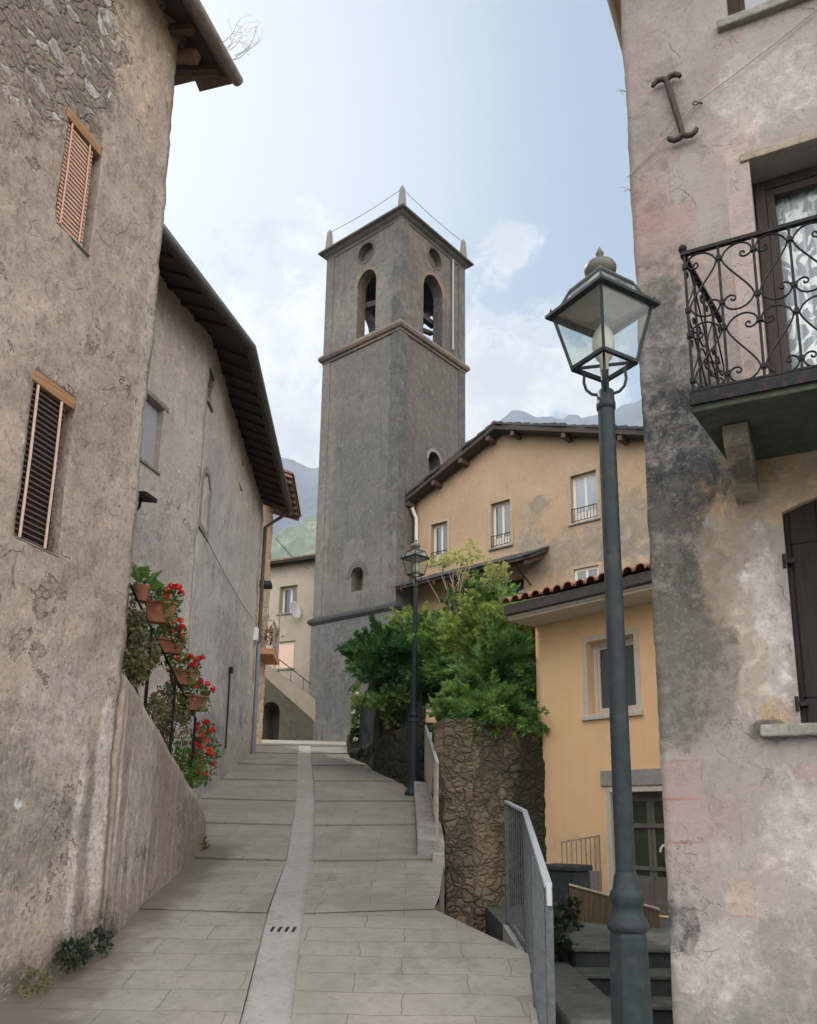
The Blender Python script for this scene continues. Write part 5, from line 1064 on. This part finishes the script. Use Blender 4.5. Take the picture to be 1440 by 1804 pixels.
def build_flowers():
    for i, (px, py, d, w, h, bl, lab) in enumerate(((282, 1098, 8.75, .32, .20, 9, 'topmost terracotta flower box on the sloping rail, the largest, red geraniums above it'),
            (300, 1152, 9.55, .30, .14, 8, 'second terracotta flower box down the rail, in deep shadow with orange-red blooms'),
            (322, 1207, 10.35, .32, .16, 7, 'third terracotta flower box down the rail, just above the lowest one'),
            (341, 1252, 10.95, .31, .17, 7, 'lowest terracotta flower box on the sloping rail, pale orange side'))):
        p = at(px, py, d); flower_box(p, w, h, .17, R(16+6*i), lab, bl, 80+i)
    # trailing geranium hanging to the street, red all over
    rnd = random.Random(90); g = at(355, 1330, 11.6); t = thing('geranium', 'big trailing geranium covered in red blooms at the foot of the sloping rail', 'plant', g)
    f = MB(); s = MB()
    for _ in range(46):
        fl = MB(); c = at(352+max(-24, min(24, rnd.gauss(0, 13))), rnd.uniform(1268, 1375), rnd.uniform(11.3, 11.9))-g;  flower_head(fl, c, rnd.uniform(.03, .055), rnd, 14); fl.build('flower', M['red'], t)
        if rnd.random() < .4: s.tube([Vector((0,0,.2)), c*.6+Vector((0,0,.08)), c], .004, 4)
    leaf_ball(f, Vector((0,0,-.0)), Vector((.24,.34,.46)), 520, .06, rnd); f.build('leaves', M['leaf'], t); s.build('stems', M['leaf'], t)
    rnd = random.Random(91)
    def bushy(name, label, c, r, n, size, mat, seed, up=.4, stems=6, flowers=None):
        rnd = random.Random(seed); t = thing(name, label, 'plant', c-Vector((0,0,r.z))); f = MB(); s = MB(); cl = []
        for _ in range(9): cl.append((Vector((rnd.gauss(0,.45)*r.x, rnd.gauss(0,.45)*r.y, r.z+rnd.gauss(0,.42)*r.z)), rnd.uniform(.35,.6)))
        for q, k in cl: leaf_ball(f, q, r*k, n//9, size, rnd, up)
        for i in range(stems): q = cl[i % 9][0]; s.tube([Vector((rnd.gauss(0,.04), rnd.gauss(0,.04), -.02)), q*.5, q], [.012,.008,.004], 5)
        f.build('leaves', mat, t); s.build('stems', M['wood_stem'], t)
        if flowers:
            for _ in range(flowers[1]): fl = MB(); q = rnd.choice(cl)[0]; flower_head(fl, q+Vector((rnd.gauss(0,.4)*r.x, rnd.gauss(0,.4)*r.y-.3*r.y, rnd.gauss(0,.4)*r.z)), flowers[2], rnd, 9); fl.build('flower', flowers[0], t)
        return t
    c = at(333, 1362, 11.35); bushy('bush', 'fresh light-green feathery bush at the lower end of the sloping low wall', c, Vector((.22,.26,.34)), 1500, .045, M['leaf_bright'], 92)
    c = at(238, 1150, 8.3); bushy('creeper', 'olive-green creeper filling the gap below the top flower box, behind the dark post', c, Vector((.16,.50,.46)), 2200, .055, M['leaf_dry'], 93, -.2)
    c = at(300, 1270, 10.2); bushy('shrub', 'thin dry grey-green shrub behind the middle of the sloping low wall', c, Vector((.13,.75,.42)), 1500, .05, M['leaf_dry'], 94, -.1, flowers=(M['red'], 4, .035))
    c = at(252, 1018, 8.35); t = thing('potted_plant', 'broad-leaved pale green plant at the top of the sloping rail', 'plant', c-Vector((0,0,.25))); f = MB(); rnd = random.Random(95)
    for i in range(26):
        a = rnd.uniform(0, 6.28); e = rnd.uniform(-.1, 1.0); d = Vector((math.cos(a)*math.cos(e), math.sin(a)*math.cos(e), math.sin(e))); f.leaf(Vector((rnd.gauss(0,.04), rnd.gauss(0,.06), .20+rnd.gauss(0,.07))), d, Vector((rnd.gauss(0,.4), rnd.gauss(0,.4), 1)), rnd.uniform(.14,.24), rnd.uniform(.07,.10))
    f.build('leaves', M['leaf_bright'], t); MB().lathe([(.06,0),(.09,.14),(.095,.16)], 14).build('pot', M['terracotta'], t)
    # growth in the angle between the near wall and the street
    for i, (px, py, d, n, sz, lab, mt) in enumerate(((128, 1695, 6.85, 240, .05, 'dark clump of weeds in the angle below the near house wall', 'weed_dark'), (172, 1672, 7.25, 130, .045, 'small dark weed where the near house wall meets the streaked low wall', 'weed_dark'), (60, 1745, 6.5, 130, .035, 'low dry scrap of weeds along the foot of the near house wall, nearest the viewer', 'leaf_dry'),
                                                      (352, 1492, 11.6, 200, .05, 'dark tuft of weeds at the end of the streaked low wall', 'leaf_dry'))):
        c = at(px, py, d); rnd = random.Random(100+i); t = thing('weed', lab, 'weed', c); f = MB(); leaf_ball(f, Vector((0,0,.05)), Vector((.10,.2,.11)), n, sz, rnd, .6); f.build('leaves', M[mt], t)
    # flowers on the stone house balcony
    p = H3.w(1.5, .25, 6.5); t = thing('balcony_flowers', 'rusty red geraniums on the balcony of the tan stone house', 'plant', p); f = MB(); rnd = random.Random(110); M['rustpetal'] = leafmat('rust_petals', (.25,.06,.03), (.33,.09,.05), (.40,.14,.08), .2)
    for i in range(30): fl = MB(); flower_head(fl, Vector((rnd.gauss(0,.16), rnd.gauss(0,.3), .45+rnd.gauss(0,.15))), .045, rnd, 8); fl.build('flower', M['rustpetal'], t)
    leaf_ball(f, Vector((0,0,.3)), Vector((.2,.4,.22)), 150, .06, rnd); f.build('leaves', M['leaf_dry'], t)
    p = at(484, 1118, 24.2); t = thing('white_flowers', 'cluster of bright white flowers at the corner of the stone house balcony', 'plant', p); s = MB(); rnd = random.Random(111)
    for i in range(12): fl = MB(); c = Vector((rnd.gauss(0,.07), rnd.gauss(0,.1), rnd.gauss(.05,.15))); flower_head(fl, c, .05, rnd, 9); fl.build('flower', M['whitepetal'], t); s.tube([Vector((-.12,-.02,-.35)), c], .006, 4)
    s.build('stems', M['leaf'], t)
    return bushy
bushy = build_flowers()

# ================================================================ the right side of the street: walls, rails, garden
RUB = Facade((.56, 12.4), math.atan2(.5, 1.54))
def build_garden():
    t = RUB.thing('rubble_wall', 'high brown rubble-stone retaining wall of the garden, beside the pavement edge', 'wall')
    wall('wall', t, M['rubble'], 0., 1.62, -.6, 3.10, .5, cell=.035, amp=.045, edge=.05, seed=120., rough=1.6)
    a = math.atan2(-4.6, .0); f2 = Facade((.56, 17.0), a); L = 4.6
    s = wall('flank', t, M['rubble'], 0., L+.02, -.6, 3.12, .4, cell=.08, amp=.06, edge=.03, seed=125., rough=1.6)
    s.parent = None; s.parent = t; s.matrix_parent_inverse = Matrix.Identity(4)
    rel = Matrix.Rotation(-RUB.a, 4, 'Z') @ Matrix.Translation(-RUB.p); s.location = rel @ f2.p; s.rotation_euler.z = a-RUB.a
    # dark mossy rock wall under the fence, along the bend
    pts = [(-1.78, 25.2), (-1.45, 21.5), (.16, 17.05)]
    t = thing('garden_wall', 'dark mossy rock wall curving up the right side of the street below the fence', 'wall', (0,0,0))
    for i in (0, 1):
        p, q = Vector(pts[i]), Vector(pts[i+1]); ang = math.atan2(q.y-p.y, q.x-p.x); o = wall('wall', t, M['rock_dark'], 0., (q-p).length, 0., 3.95 if i == 0 else (lambda u: lerp([(0, 3.36), (5, 3.62)], u)), .5, cell=.09, amp=.08, edge=.04, seed=130.+i, rough=1.5)
        o.location = (p.x, p.y, 0); o.rotation_euler.z = ang
    # board fence on the rock wall
    t = thing('board_fence', 'weathered blue-green board fence standing on the dark rock wall', 'fence', (0,0,0)); rnd = random.Random(131)
    P = [Vector((-1.40, 21.7)), Vector((-1.30, 21.2)), Vector((.22, 17.2))]; L = (P[2]-P[1]).length; d = (P[2]-P[1]).normalized(); n = int(L/.14); b = MB(); nr = Vector((d.y, -d.x))
    for i in range(n):
        q0 = P[1]+d*(.14*i); q1 = q0+d*.128; o = nr*(-.10+rnd.uniform(-.006,.006)); zb = 3.40+.05*i*.14; h = rnd.uniform(4.48, 4.55)
        b.hexa([(q0.x+o.x,q0.y+o.y,zb),(q1.x+o.x,q1.y+o.y,zb),(q1.x+o.x-nr.x*.025,q1.y+o.y-nr.y*.025,zb),(q0.x+o.x-nr.x*.025,q0.y+o.y-nr.y*.025,zb)], [(q0.x+o.x,q0.y+o.y,h),(q1.x+o.x,q1.y+o.y,h),(q1.x+o.x-nr.x*.025,q1.y+o.y-nr.y*.025,h),(q0.x+o.x-nr.x*.025,q0.y+o.y-nr.y*.025,h)])
    b.build('boards', M['fence'], t); r = MB()
    for z in (3.75, 4.3): r.bar((P[1].x-nr.x*.15, P[1].y-nr.y*.15, z), (P[2].x-nr.x*.15, P[2].y-nr.y*.15, z), .06)
    r.build('rail', M['fence'], t)
    # raised garden bed
    poly = [(.50,12.75),(2.05,13.3),(5.0,16.5),(4.5,22.),(2.2,27.),(-.9,27.),(-1.5,25.2),(-1.1,21.6),(.45,17.1)]
    mb = MB(); z = lambda p: 2.95+max(0, p[1]-12.5)*.05
    m = len(poly); c = (1.5, 18.5); mb.add([(p[0],p[1],z(p)) for p in poly]+[(p[0],p[1],-1.2) for p in poly]+[(c[0],c[1],3.4)], [(i,(i+1) % m,2*m) for i in range(m)]+[((i+1) % m,i,m+i,m+(i+1) % m) for i in range(m)])
    structure(mb.build('garden_bed', M['soil']))
    # low parapet and its railing
    pw = MB(); n = 20; vs = []
    for i in range(n+1):
        d = 11.35+4.75*i/n; x0 = .15-.01*i/n; zt = lerp([(11.35,1.42),(16.1,2.38)], d)+mnoise.noise(Vector((d*2,0,0)))*.012; vs += [(x0,d,zt),(x0+.36,d,zt-.03),(x0+.36,d,-.5),(x0,d,-.5)]
    pw.add(vs, [(i*4+k, i*4+4+k, i*4+4+(k+1) % 4, i*4+(k+1) % 4) for i in range(n) for k in range(4)]+[(0,1,2,3), tuple(n*4+k for k in (3,2,1,0))])
    o = pw.build('kerb_parapet', M['concrete2'], bevel=.025, fix=True); tag(o, 'low worn concrete parapet along the right edge of the street, ending at the step', 'low wall')
    MB().box(.32, .50, 11.26, 11.34, 1.28, 1.31)
    bk = MB().box(.34,.50,11.05,11.33,1.02,1.235).build('kerb_block', M['concrete'], bevel=.02); tag(bk, 'small pale stone block at the near end of the worn parapet', 'block')
    rl = thing('parapet_railing', 'old tan-painted bar railing on the worn parapet, leading up to the far lamp post', 'railing', (.40, 11.6, 0)); top = lambda d: lerp([(11.6,2.40),(17,3.53)], d); bot = lambda d: lerp([(11.35,1.42),(16.1,2.38),(17,2.56)], d)
    hd = MB(); hd.bar((.02,-.03,top(11.6)), (-.03,5.4,top(17)), .045, .03); hd.build('handrail', M['galv_top'], rl); br = MB()
    br.bar((.02,0,bot(11.6)+.10), (-.03,5.4,bot(17)+.10), .03); 
    for i in range(50): d = 11.6+5.4*i/49; br.bar((.02-.05*i/49, d-11.6, bot(d)+.1), (.02-.05*i/49, d-11.6, top(d)-.01), .014)
    br.build('bars', M['rail_old'], rl)
    for i in range(4): d = 11.6+1.8*i; MB().bar((.02-.017*i, d-11.6, bot(d)-.12), (.02-.017*i, d-11.6, top(d)-.005), .035).build('post', M['rail_old'], rl)
    wp = MB(); c = at(754, 1380, 17.2); wp.box(-.075,.075,-.075,.075,-.15,1.02); o = wp.build('gate_post', M['white'], None, loc=c, bevel=.012); tag(o, 'pale square post standing just behind the far lamp post', 'post')
    # grey bar railing of the landing, nearest the viewer
    g = thing('landing_railing', 'grey steel bar railing with pale handrail, right of the landing before the near lamp post', 'railing', (0,0,0))
    path = [(1.05,9.0,1.83,.57),(1.09,7.9,1.72,.44),(.80,4.9,1.27,.16)]
    def pt(s):
        seg = 0 if s < .27 else 1; k = s/.27 if seg == 0 else (s-.27)/.73; a, b = path[seg], path[seg+1]; return [a[i]+(b[i]-a[i])*k for i in range(4)]
    hd = MB(); 
    for a, b in zip(path, path[1:]): hd.bar((a[0],a[1],a[2]), (b[0],b[1],b[2]), .045, .028)
    hd.bar((.80,4.9,1.275), (.80,4.885,1.16), .045, .03); hd.build('handrail', M['galv_top'], g, bevel=.004)
    b = MB(); n = 32
    for i in range(n+1): x, y, zt, zl = pt(i/n); b.bar((x,y,zl+.08), (x,y,zt-.012), .009, .009, (1,0,0))
    b.build('bars', M['galv'], g)
    lo = MB()
    for a_, b_ in zip(path, path[1:]): lo.bar((a_[0],a_[1],a_[3]+.08), (b_[0],b_[1],b_[3]+.08), .03, .02)
    lo.build('lower_rail', M['galv'], g)
    for s in (0, .27, .63, 1.): x, y, zt, zl = pt(s); MB().bar((x,y,zl-.12), (x,y,zt-.01), .042).build('post', M['galv'], g)
    kb = MB(); 
    for a_, b_ in zip(path, path[1:]): kb.hexa([(a_[0]-.05,a_[1],a_[3]-.3),(a_[0]+.07,a_[1],a_[3]-.3),(b_[0]+.07,b_[1],b_[3]-.3),(b_[0]-.05,b_[1],b_[3]-.3)], [(a_[0]-.05,a_[1],a_[3]+.035),(a_[0]+.07,a_[1],a_[3]+.035),(b_[0]+.07,b_[1],b_[3]+.035),(b_[0]-.05,b_[1],b_[3]+.035)])
    tag(kb.build('edge_kerb', M['concrete'], fix=True), 'narrow pale stone kerb under the grey steel railing', 'kerb')
M['concrete2'] = stucco('worn_parapet_concrete', [(.17,.165,.15),(.25,.24,.22),(.40,.385,.36)], big=1.4, fine=6., bump=.015)
build_garden()

# ================================================================ street lamps
def build_lamp():
    t = thing('street_lamp', 'near dark green-grey lamp post with a four-sided glass lantern, in front of the pink building', 'street lamp', (1.085, 4.3, -.3), R(-14), 'old-style street lamps along the street')
    o = .3
    p = MB(); z1 = 1.10+o
    p.lathe([(.17,0),(.17,.05),(.155,.08),(.125,.14),(.118,.2),(.108,.85),(.094,z1-.02),(.088,z1)], 8, smooth=False, ang=math.pi/8); p.build('base', M['lamp'], t, bevel=.006)
    c = MB(); c.lathe([(.085,z1+.001),(.098,z1+.01),(.102,z1+.035),(.092,z1+.06),(.078,z1+.075),(.072,z1+.12),(.080,z1+.13),(.084,z1+.16),(.078,z1+.185),(.066,z1+.20),(.058,z1+.26),(.050,z1+.28)], 28); c.build('collar', M['lamp'], t)
    s = MB(); s.lathe([(.0485,z1+.27),(.0475,2.6),(.0455,3.86+o)], 24); s.build('post', M['lamp'], t)
    n = MB(); n.lathe([(.046,3.862+o),(.052,3.865+o),(.053,3.90+o),(.049,3.905+o),(.047,3.97+o),(.03,3.985+o),(.022,3.99+o),(.022,4.12+o)], 20); n.build('neck', M['lamp'], t)
    zl, ze, zr = 4.135+o, 4.475+o, 4.625+o; rl, re, rr = .178, .285, .182
    A = [-math.pi/2+math.pi/2*k for k in range(4)]; P = lambda r, z, k: Vector((r*math.cos(A[k % 4]), r*math.sin(A[k % 4]), z))
    f = MB()
    for k in range(4):
        f.bar(P(rl,zl,k), P(rl,zl,k+1), .022, .022); f.bar(P(rl,zl,k), P(re-.01,ze,k), .017, .017); f.bar(P(.02,zl,k), P(rl,zl,k), .014, .014)
    f.build('lantern_frame', M['lamp'], t)
    for k in range(4):
        g = MB(); a, b = P(rl-.008,zl+.012,k), P(rl-.008,zl+.012,k+1); c_, d = P(re-.018,ze-.012,k+1), P(re-.018,ze-.012,k); nn = (b-a).cross(d-a).normalized()*.003
        g.hexa([a, b, b+nn, a+nn], [d, c_, c_+nn, d+nn]); g.build('pane', M['lampglass'], t)
    e = MB()      # eave plate with a square opening, corners drawn out
    ro, ri = .325, .262
    for k in range(4): e.hexa([P(ro,ze,k), P(ro,ze,k+1), P(ri,ze+.004,k+1), P(ri,ze+.004,k)], [P(ro,ze+.018,k), P(ro,ze+.018,k+1), P(ri,ze+.03,k+1), P(ri,ze+.03,k)])
    for k in range(4): e.lathe([(.004,ze+.018),(.012,ze+.03),(.008,ze+.045),(.003,ze+.06)], 8, P(ro-.035,0,k)-Vector((0,0,0)))
    e.build('eave', M['lamp'], t)
    r = MB()
    for k in range(4):
        r.bar(P(.252,ze+.03,k), P(rr,zr,k), .014, .014); r.bar(P(rr,zr,k), P(rr,zr,k+1), .014, .014)
    r.build('roof_frame', M['lamp'], t)
    for k in range(4):
        g = MB(); a, b, c_, d = P(.246,ze+.032,k), P(.246,ze+.032,k+1), P(rr-.004,zr,k+1), P(rr-.004,zr,k); nn = (b-a).cross(d-a).normalized()*.003; g.hexa([a,b,b+nn,a+nn], [d,c_,c_+nn,d+nn]); g.build('roof_pane', M['lamproof'], t)
    tp = MB(); tp.lathe([(rr,zr+.006),(rr+.002,zr+.010),(rr+.002,zr+.020),(.09,zr+.05)], 4, smooth=False, ang=A[0]); tp.build('roof_top', M['lamp2'], t)
    cp2 = MB(); z = zr+.042; cp2.lathe([(.060,z),(.056,z+.02),(.072,z+.035),(.090,z+.065),(.093,z+.09),(.082,z+.112),(.055,z+.128),(.022,z+.136),(.012,z+.15),(.012,z+.165),(.024,z+.185),(.020,z+.20),(.006,z+.225),(.002,z+.235)], 24); cp2.build('cap', M['lamp2'], t)
    q = MB(); q.hexa([P(.075,ze-.03,k) for k in range(4)], [P(.075,ze-.02,k) for k in range(4)])
    q = MB(); q.add([P(.25,ze+.012,k) for k in range(4)]+[P(.07,ze-.06,k) for k in range(4)]+[P(.25,ze+.02,k) for k in range(4)], [(0,1,5,4),(1,2,6,5),(2,3,7,6),(3,0,4,7),(7,6,5,4),(8,9,10,11)]); q.build('reflector', M['reflector'], t)
    b = MB(); b.lathe([(.024,4.10+o),(.026,4.16+o),(.045,4.18+o),(.060,4.23+o),(.064,4.275+o),(.055,4.33+o),(.03,4.37+o),(.012,4.40+o)], 20); b.build('bulb', M['bulb'], t)
    for k in range(4):
        a = MB(); d = P(1,0,k); pts = [d*r_+Vector((0,0,z_+o)) for r_, z_ in ((.035,3.955),(.075,3.965),(.104,3.995),(.116,4.04),(.112,4.09),(.135,4.128))]; a.tube(pts, .0085, 7); a.build('bracket', M['lamp'], t)
    return t
M['lamp2'] = paint('olive_grey_lamp_cap', (.085,.082,.066), .5, .15)
LAMP = build_lamp()
far = copy_tree(LAMP); far.location = at(728, 1402, 16.5); far.rotation_euler.z = R(-4); far['label'] = 'far lamp post up the street, standing at the end of the worn parapet'

# ================================================================ garden plants
def spray(mb, c, d, L, W, rnd, k=5):
    d = d.normalized(); s = d.orthogonal().normalized(); s = (Matrix.Rotation(rnd.uniform(0, 6.28), 3, d) @ s); nn = d.cross(s)
    for i in range(k):
        a = (i-(k-1)/2)/(k-1)*1.5; e = (d*math.cos(a)+s*math.sin(a)); mb.leaf(c+d*L*.25*(1-abs(a)), e+nn*rnd.uniform(-.25,.25), nn, L*(1-.35*abs(a)), W)
def conifer(name, label, cpx, d, rpx, hpx, n, mat, seed, L=.26, base=3.0, droop=0., group='dense evergreens in the raised garden', depth=.85, up=.55):
    rnd = random.Random(seed); c = at(cpx[0], cpx[1], d); k = d/1440.; rx = rpx*k; rz = hpx*k; t = thing(name, label, 'shrub', (c.x, c.y, min(base, c.z-rz)), 0, group); o = Vector((c.x, c.y, min(base, c.z-rz))); cc = c-o
    f = MB(); s = MB(); cl = []
    for i in range(26):
        v = Vector((rnd.gauss(0,1), rnd.gauss(0,1), rnd.gauss(0,1))).normalized(); q = cc+Vector((v.x*rx*.68, v.y*rx*depth*.68, v.z*rz*.68))*rnd.uniform(.45,1.38); cl.append((q, v, rnd.uniform(.17,.42)))
    per = n*2//26
    for q, v, kk in cl:
        for _ in range(per):
            w = Vector((rnd.gauss(0,1), rnd.gauss(0,1), rnd.gauss(0,1))).normalized(); p = q+Vector((w.x*rx*kk, w.y*rx*kk, w.z*rz*kk))*rnd.uniform(.3,1.25)
            g = (w*.7+v*.6+Vector((0,0,up-droop))+Vector((rnd.gauss(0,.3),rnd.gauss(0,.3),rnd.gauss(0,.3)))); spray(f, p, g, L*.58*rnd.uniform(.6,1.3), L*.085, rnd)
        s.tube([Vector((rnd.gauss(0,.05), rnd.gauss(0,.05), 0)), Vector((q.x*.4, q.y*.4, q.z*.55)), q], [.035,.02,.008], 5)
    for _ in range(46):
        v = Vector((rnd.gauss(0,1), rnd.gauss(0,1), abs(rnd.gauss(.2,.8))-droop*.9)).normalized(); p = cc+Vector((v.x*rx*.8, v.y*rx*depth*.8, v.z*rz*.8)); g = (v+Vector((0,0,up*.6-droop))).normalized(); ln = rnd.uniform(.28,.6)*(.6+L*1.6); pts = [p]
        for q in range(6): pts.append(pts[-1]+g*ln/6); g = (g+Vector((rnd.gauss(0,.08), rnd.gauss(0,.08), -.07))).normalized()
        s.tube(pts, [.009,.008,.007,.006,.004,.003,.002], 4)
        for q in range(1, 7):
            for z in range(5): spray(f, pts[q]+Vector((rnd.gauss(0,.02), rnd.gauss(0,.02), rnd.gauss(0,.02))), (pts[q]-pts[q-1]).normalized()+Vector((rnd.gauss(0,.55), rnd.gauss(0,.55), rnd.gauss(0,.45))), L*.62*(1.15-.1*q), L*.085, rnd)
    f.build('foliage', M[mat], t); s.build('stems', M['wood_stem'], t); return t
M['sapling_leaf'] = leafmat('olive_green_leaves', (.07,.10,.03), (.15,.18,.05), (.32,.33,.11), .45)
def build_plants():
    conifer('conifer', 'upright dark conifer rising highest in the garden beside the yellow house eave', (858, 1098), 15.6, 44, 56, 1700, 'conifer', 201, .26)
    conifer('conifer', 'yellow-tipped conifer crown between the upright conifer and the tile eave', (905, 1120), 14.6, 46, 50, 1500, 'conifer_lit', 202, .24)
    conifer('conifer', 'dark spreading conifer left of the far lamp post, its branches reaching over the street', (692, 1168), 18.7, 70, 50, 2100, 'conifer_dark', 203, .34, up=.25)
    conifer('conifer', 'broad green conifer right of the far lamp post, in the middle of the hedge', (812, 1150), 16.6, 60, 58, 2200, 'conifer', 204, .28)
    conifer('conifer', 'large deep-green conifer hanging over the rubble wall beside the yellow house', (880, 1195), 14.2, 72, 75, 2600, 'conifer', 205, .26, droop=.5)
    conifer('conifer', 'very dark evergreen low against the wall of the yellow house', (905, 1275), 13.6, 46, 60, 1600, 'conifer_dark', 206, .24, droop=.7)
    conifer('conifer', 'dark evergreen between the fence and the broad-leaved shrub', (788, 1212), 17.4, 50, 42, 1500, 'conifer_dark', 207, .26)
    conifer('conifer', 'small bright-tipped conifer directly behind the far lamp post', (742, 1122), 19., 40, 36, 1100, 'conifer_lit', 208, .24)
    conifer('conifer', 'loose bright evergreen filling the middle of the hedge above the rubble wall', (850, 1140), 15.0, 56, 50, 1400, 'conifer_lit', 209, .26)
    conifer('conifer', 'low spreading evergreen whose branches hang over the top edge of the rubble wall', (872, 1262), 13.1, 58, 36, 1300, 'conifer', 210, .24, droop=.6)
    c = at(822, 1262, 14.0); bushy('broadleaf_shrub', 'light green broad-leaved shrub spilling over the top of the rubble wall', c, Vector((.40,.5,.36)), 900, .13, M['broad'], 211)
    c = at(704, 1232, 18.2); bushy('broadleaf_shrub', 'broad-leaved shrub with round yellow-green leaves left of the far lamp post', c, Vector((.5,.5,.42)), 700, .16, M['broad'], 212)
    c = at(662, 1152, 20.2); bushy('yellow_shrub', 'yellow-green leafed shrub above the left end of the board fence', c, Vector((.42,.45,.5)), 420, .2, M['yellowleaf'], 213)
    c = at(636, 1262, 21.6); bushy('flowering_climber', 'flowering climber with white blossoms at the left end of the board fence', c, Vector((.25,.4,.95)), 900, .13, M['broad'], 214, flowers=(M['whitepetal'], 14, .07))
    c = at(880, 1345, 13.); 
    # palm with dark arching fronds
    p = at(668, 1180, 19.6); t = thing('palm', 'dark palm with arching fronds left of the hedge, in front of the tower', 'palm', (p.x, p.y, 3.4)); rnd = random.Random(220); tr = MB(); h = p.z-3.4
    tr.tube([(0,0,0),(.03,0,h*.5),(0,0,h)], [.12,.10,.09], 8); tr.build('trunk', M['wood_stem'], t)
    for i in range(15):
        a = 6.28*i/15+rnd.uniform(-.2,.2); e = rnd.uniform(-.15,.9); L = rnd.uniform(.75,1.15); d = Vector((math.cos(a)*math.cos(e), math.sin(a)*math.cos(e), math.sin(e))); pts = [Vector((0,0,h))]; f = MB()
        for q in range(8): pts.append(pts[-1]+d*L/8); d = (d+Vector((0,0,-.12))).normalized()
        f.tube(pts, [.014-.0014*q for q in range(9)], 5)
        for q in range(1, 9):
            dd = (pts[q]-pts[q-1]).normalized(); sd = dd.cross(Vector((0,0,1))).normalized()
            for s in (-1, 1):
                for z in (0, .5): f.leaf(pts[q-1].lerp(pts[q], z), dd*.7+sd*s+Vector((0,0,-.25)), Vector((0,0,1)), .32*(1-.06*q), .045)
        f.build('frond', M['palm'], t)
    # young sapling, sunlit leaves
    b = at(800, 1110, 15.6); t = thing('sapling', 'thin young tree with sunlit yellow-green leaves above the hedge, in front of the ochre house', 'tree', (b.x, b.y, 3.1)); rnd = random.Random(230); st = MB(); lf = MB(); o = Vector((b.x, b.y, 3.1))
    tips = [((815,985),15.5),((840,965),15.7),((785,985),15.4),((770,990),15.6),((862,1000),15.4),((880,1000),15.3),((845,1030),15.5),((862,1020),15.2),((820,1005),15.6),((800,975),15.8),((838,1050),15.3),((830,975),15.2)]
    root = Vector((0,0,0)); fork = at(802, 1095, 15.6)-o; st.tube([root, fork*.5+Vector((.04,0,0)), fork], [.035,.03,.025], 6)
    for (q, d) in tips:
        e = at(q[0], q[1], d)-o; m1 = fork.lerp(e, .5)+Vector((rnd.gauss(0,.05), rnd.gauss(0,.05), rnd.uniform(0,.1))); st.tube([fork, m1, e], [.014,.010,.004], 5)
        for _ in range(2):
            g = e+Vector((rnd.gauss(0,.10), rnd.gauss(0,.1), rnd.gauss(.0,.08))); leaf_ball(lf, g, Vector((.10,.12,.09)), 26, .085, rnd, .2)
        st.tube([m1, m1+Vector((rnd.gauss(0,.16), rnd.gauss(0,.1), rnd.uniform(.1,.3)))], [.008,.003], 4)
    for dx in (-.32, -.12, .2): st.tube([fork+Vector((dx*.3,0,-.2)), fork+Vector((dx,0,.45)), fork+Vector((dx*1.8,0,.9))], [.012,.009,.004], 5)
    st.build('trunk', M['dry_stem'], t); lf.build('crown', M['yellowleaf'], t)
    c = at(872, 1038, 15.); bushy('sunlit_shrub', 'tall shrub with yellow-green leaf tips just left of the tile eave', c, Vector((.20,.3,.40)), 330, .08, M['sapling_leaf'], 231)
    a = at(965, 1655, 9.6); c = Vector((1.75, 9.9, .55)); bushy('shrub', 'low dark shrub with pale leaf edges between the grey railing and the dark pillar', c, Vector((.20,.3,.22)), 500, .08, M['weed_dark'], 241)
    c = Vector((1.40, 8.75, .42)); bushy('shrub', 'dark low growth on top of the mossy block by the steps', c, Vector((.22,.12,.15)), 350, .08, M['weed_dark'], 242)
build_plants()

# overhead wire between the far roofs
def wires():
    a = at(486, 948, 26.); b = at(545, 1003, 34.); mb = MB(); mb.tube([a.lerp(b, i/8)-Vector((0,0,.12*math.sin(math.pi*i/8))) for i in range(9)], .012, 5); tag(mb.build('overhead_wire', M['iron']), 'thin overhead wire from the stone house to the beige house roof', 'wire')
wires()

# ================================================================ mountain air
HAZE = 1.3e-4
def build_haze():
    hz = MB().box(-5200, 5200, -300, 5000, -3, 2600).build('haze', bpy.data.materials.new('valley_haze')); hz['kind'] = 'stuff'
    m = hz.data.materials[0]; m.use_nodes = True; nt = m.node_tree; nt.nodes.clear(); t = T(nt); o = t.n('ShaderNodeOutputMaterial')
    v = t.n('ShaderNodeVolumePrincipled', {'Color': (.74,.86,1.), 'Density': HAZE, 'Anisotropy': .3}); nt.links.new(v.outputs[0], o.inputs['Volume'])
if HAZE: build_haze()
SC.cycles.volume_bounces = 0
SC.cycles.max_bounces = 8; SC.cycles.transparent_max_bounces = 12; SC.cycles.sample_clamp_indirect = 6.
SC.cycles.use_denoising = True
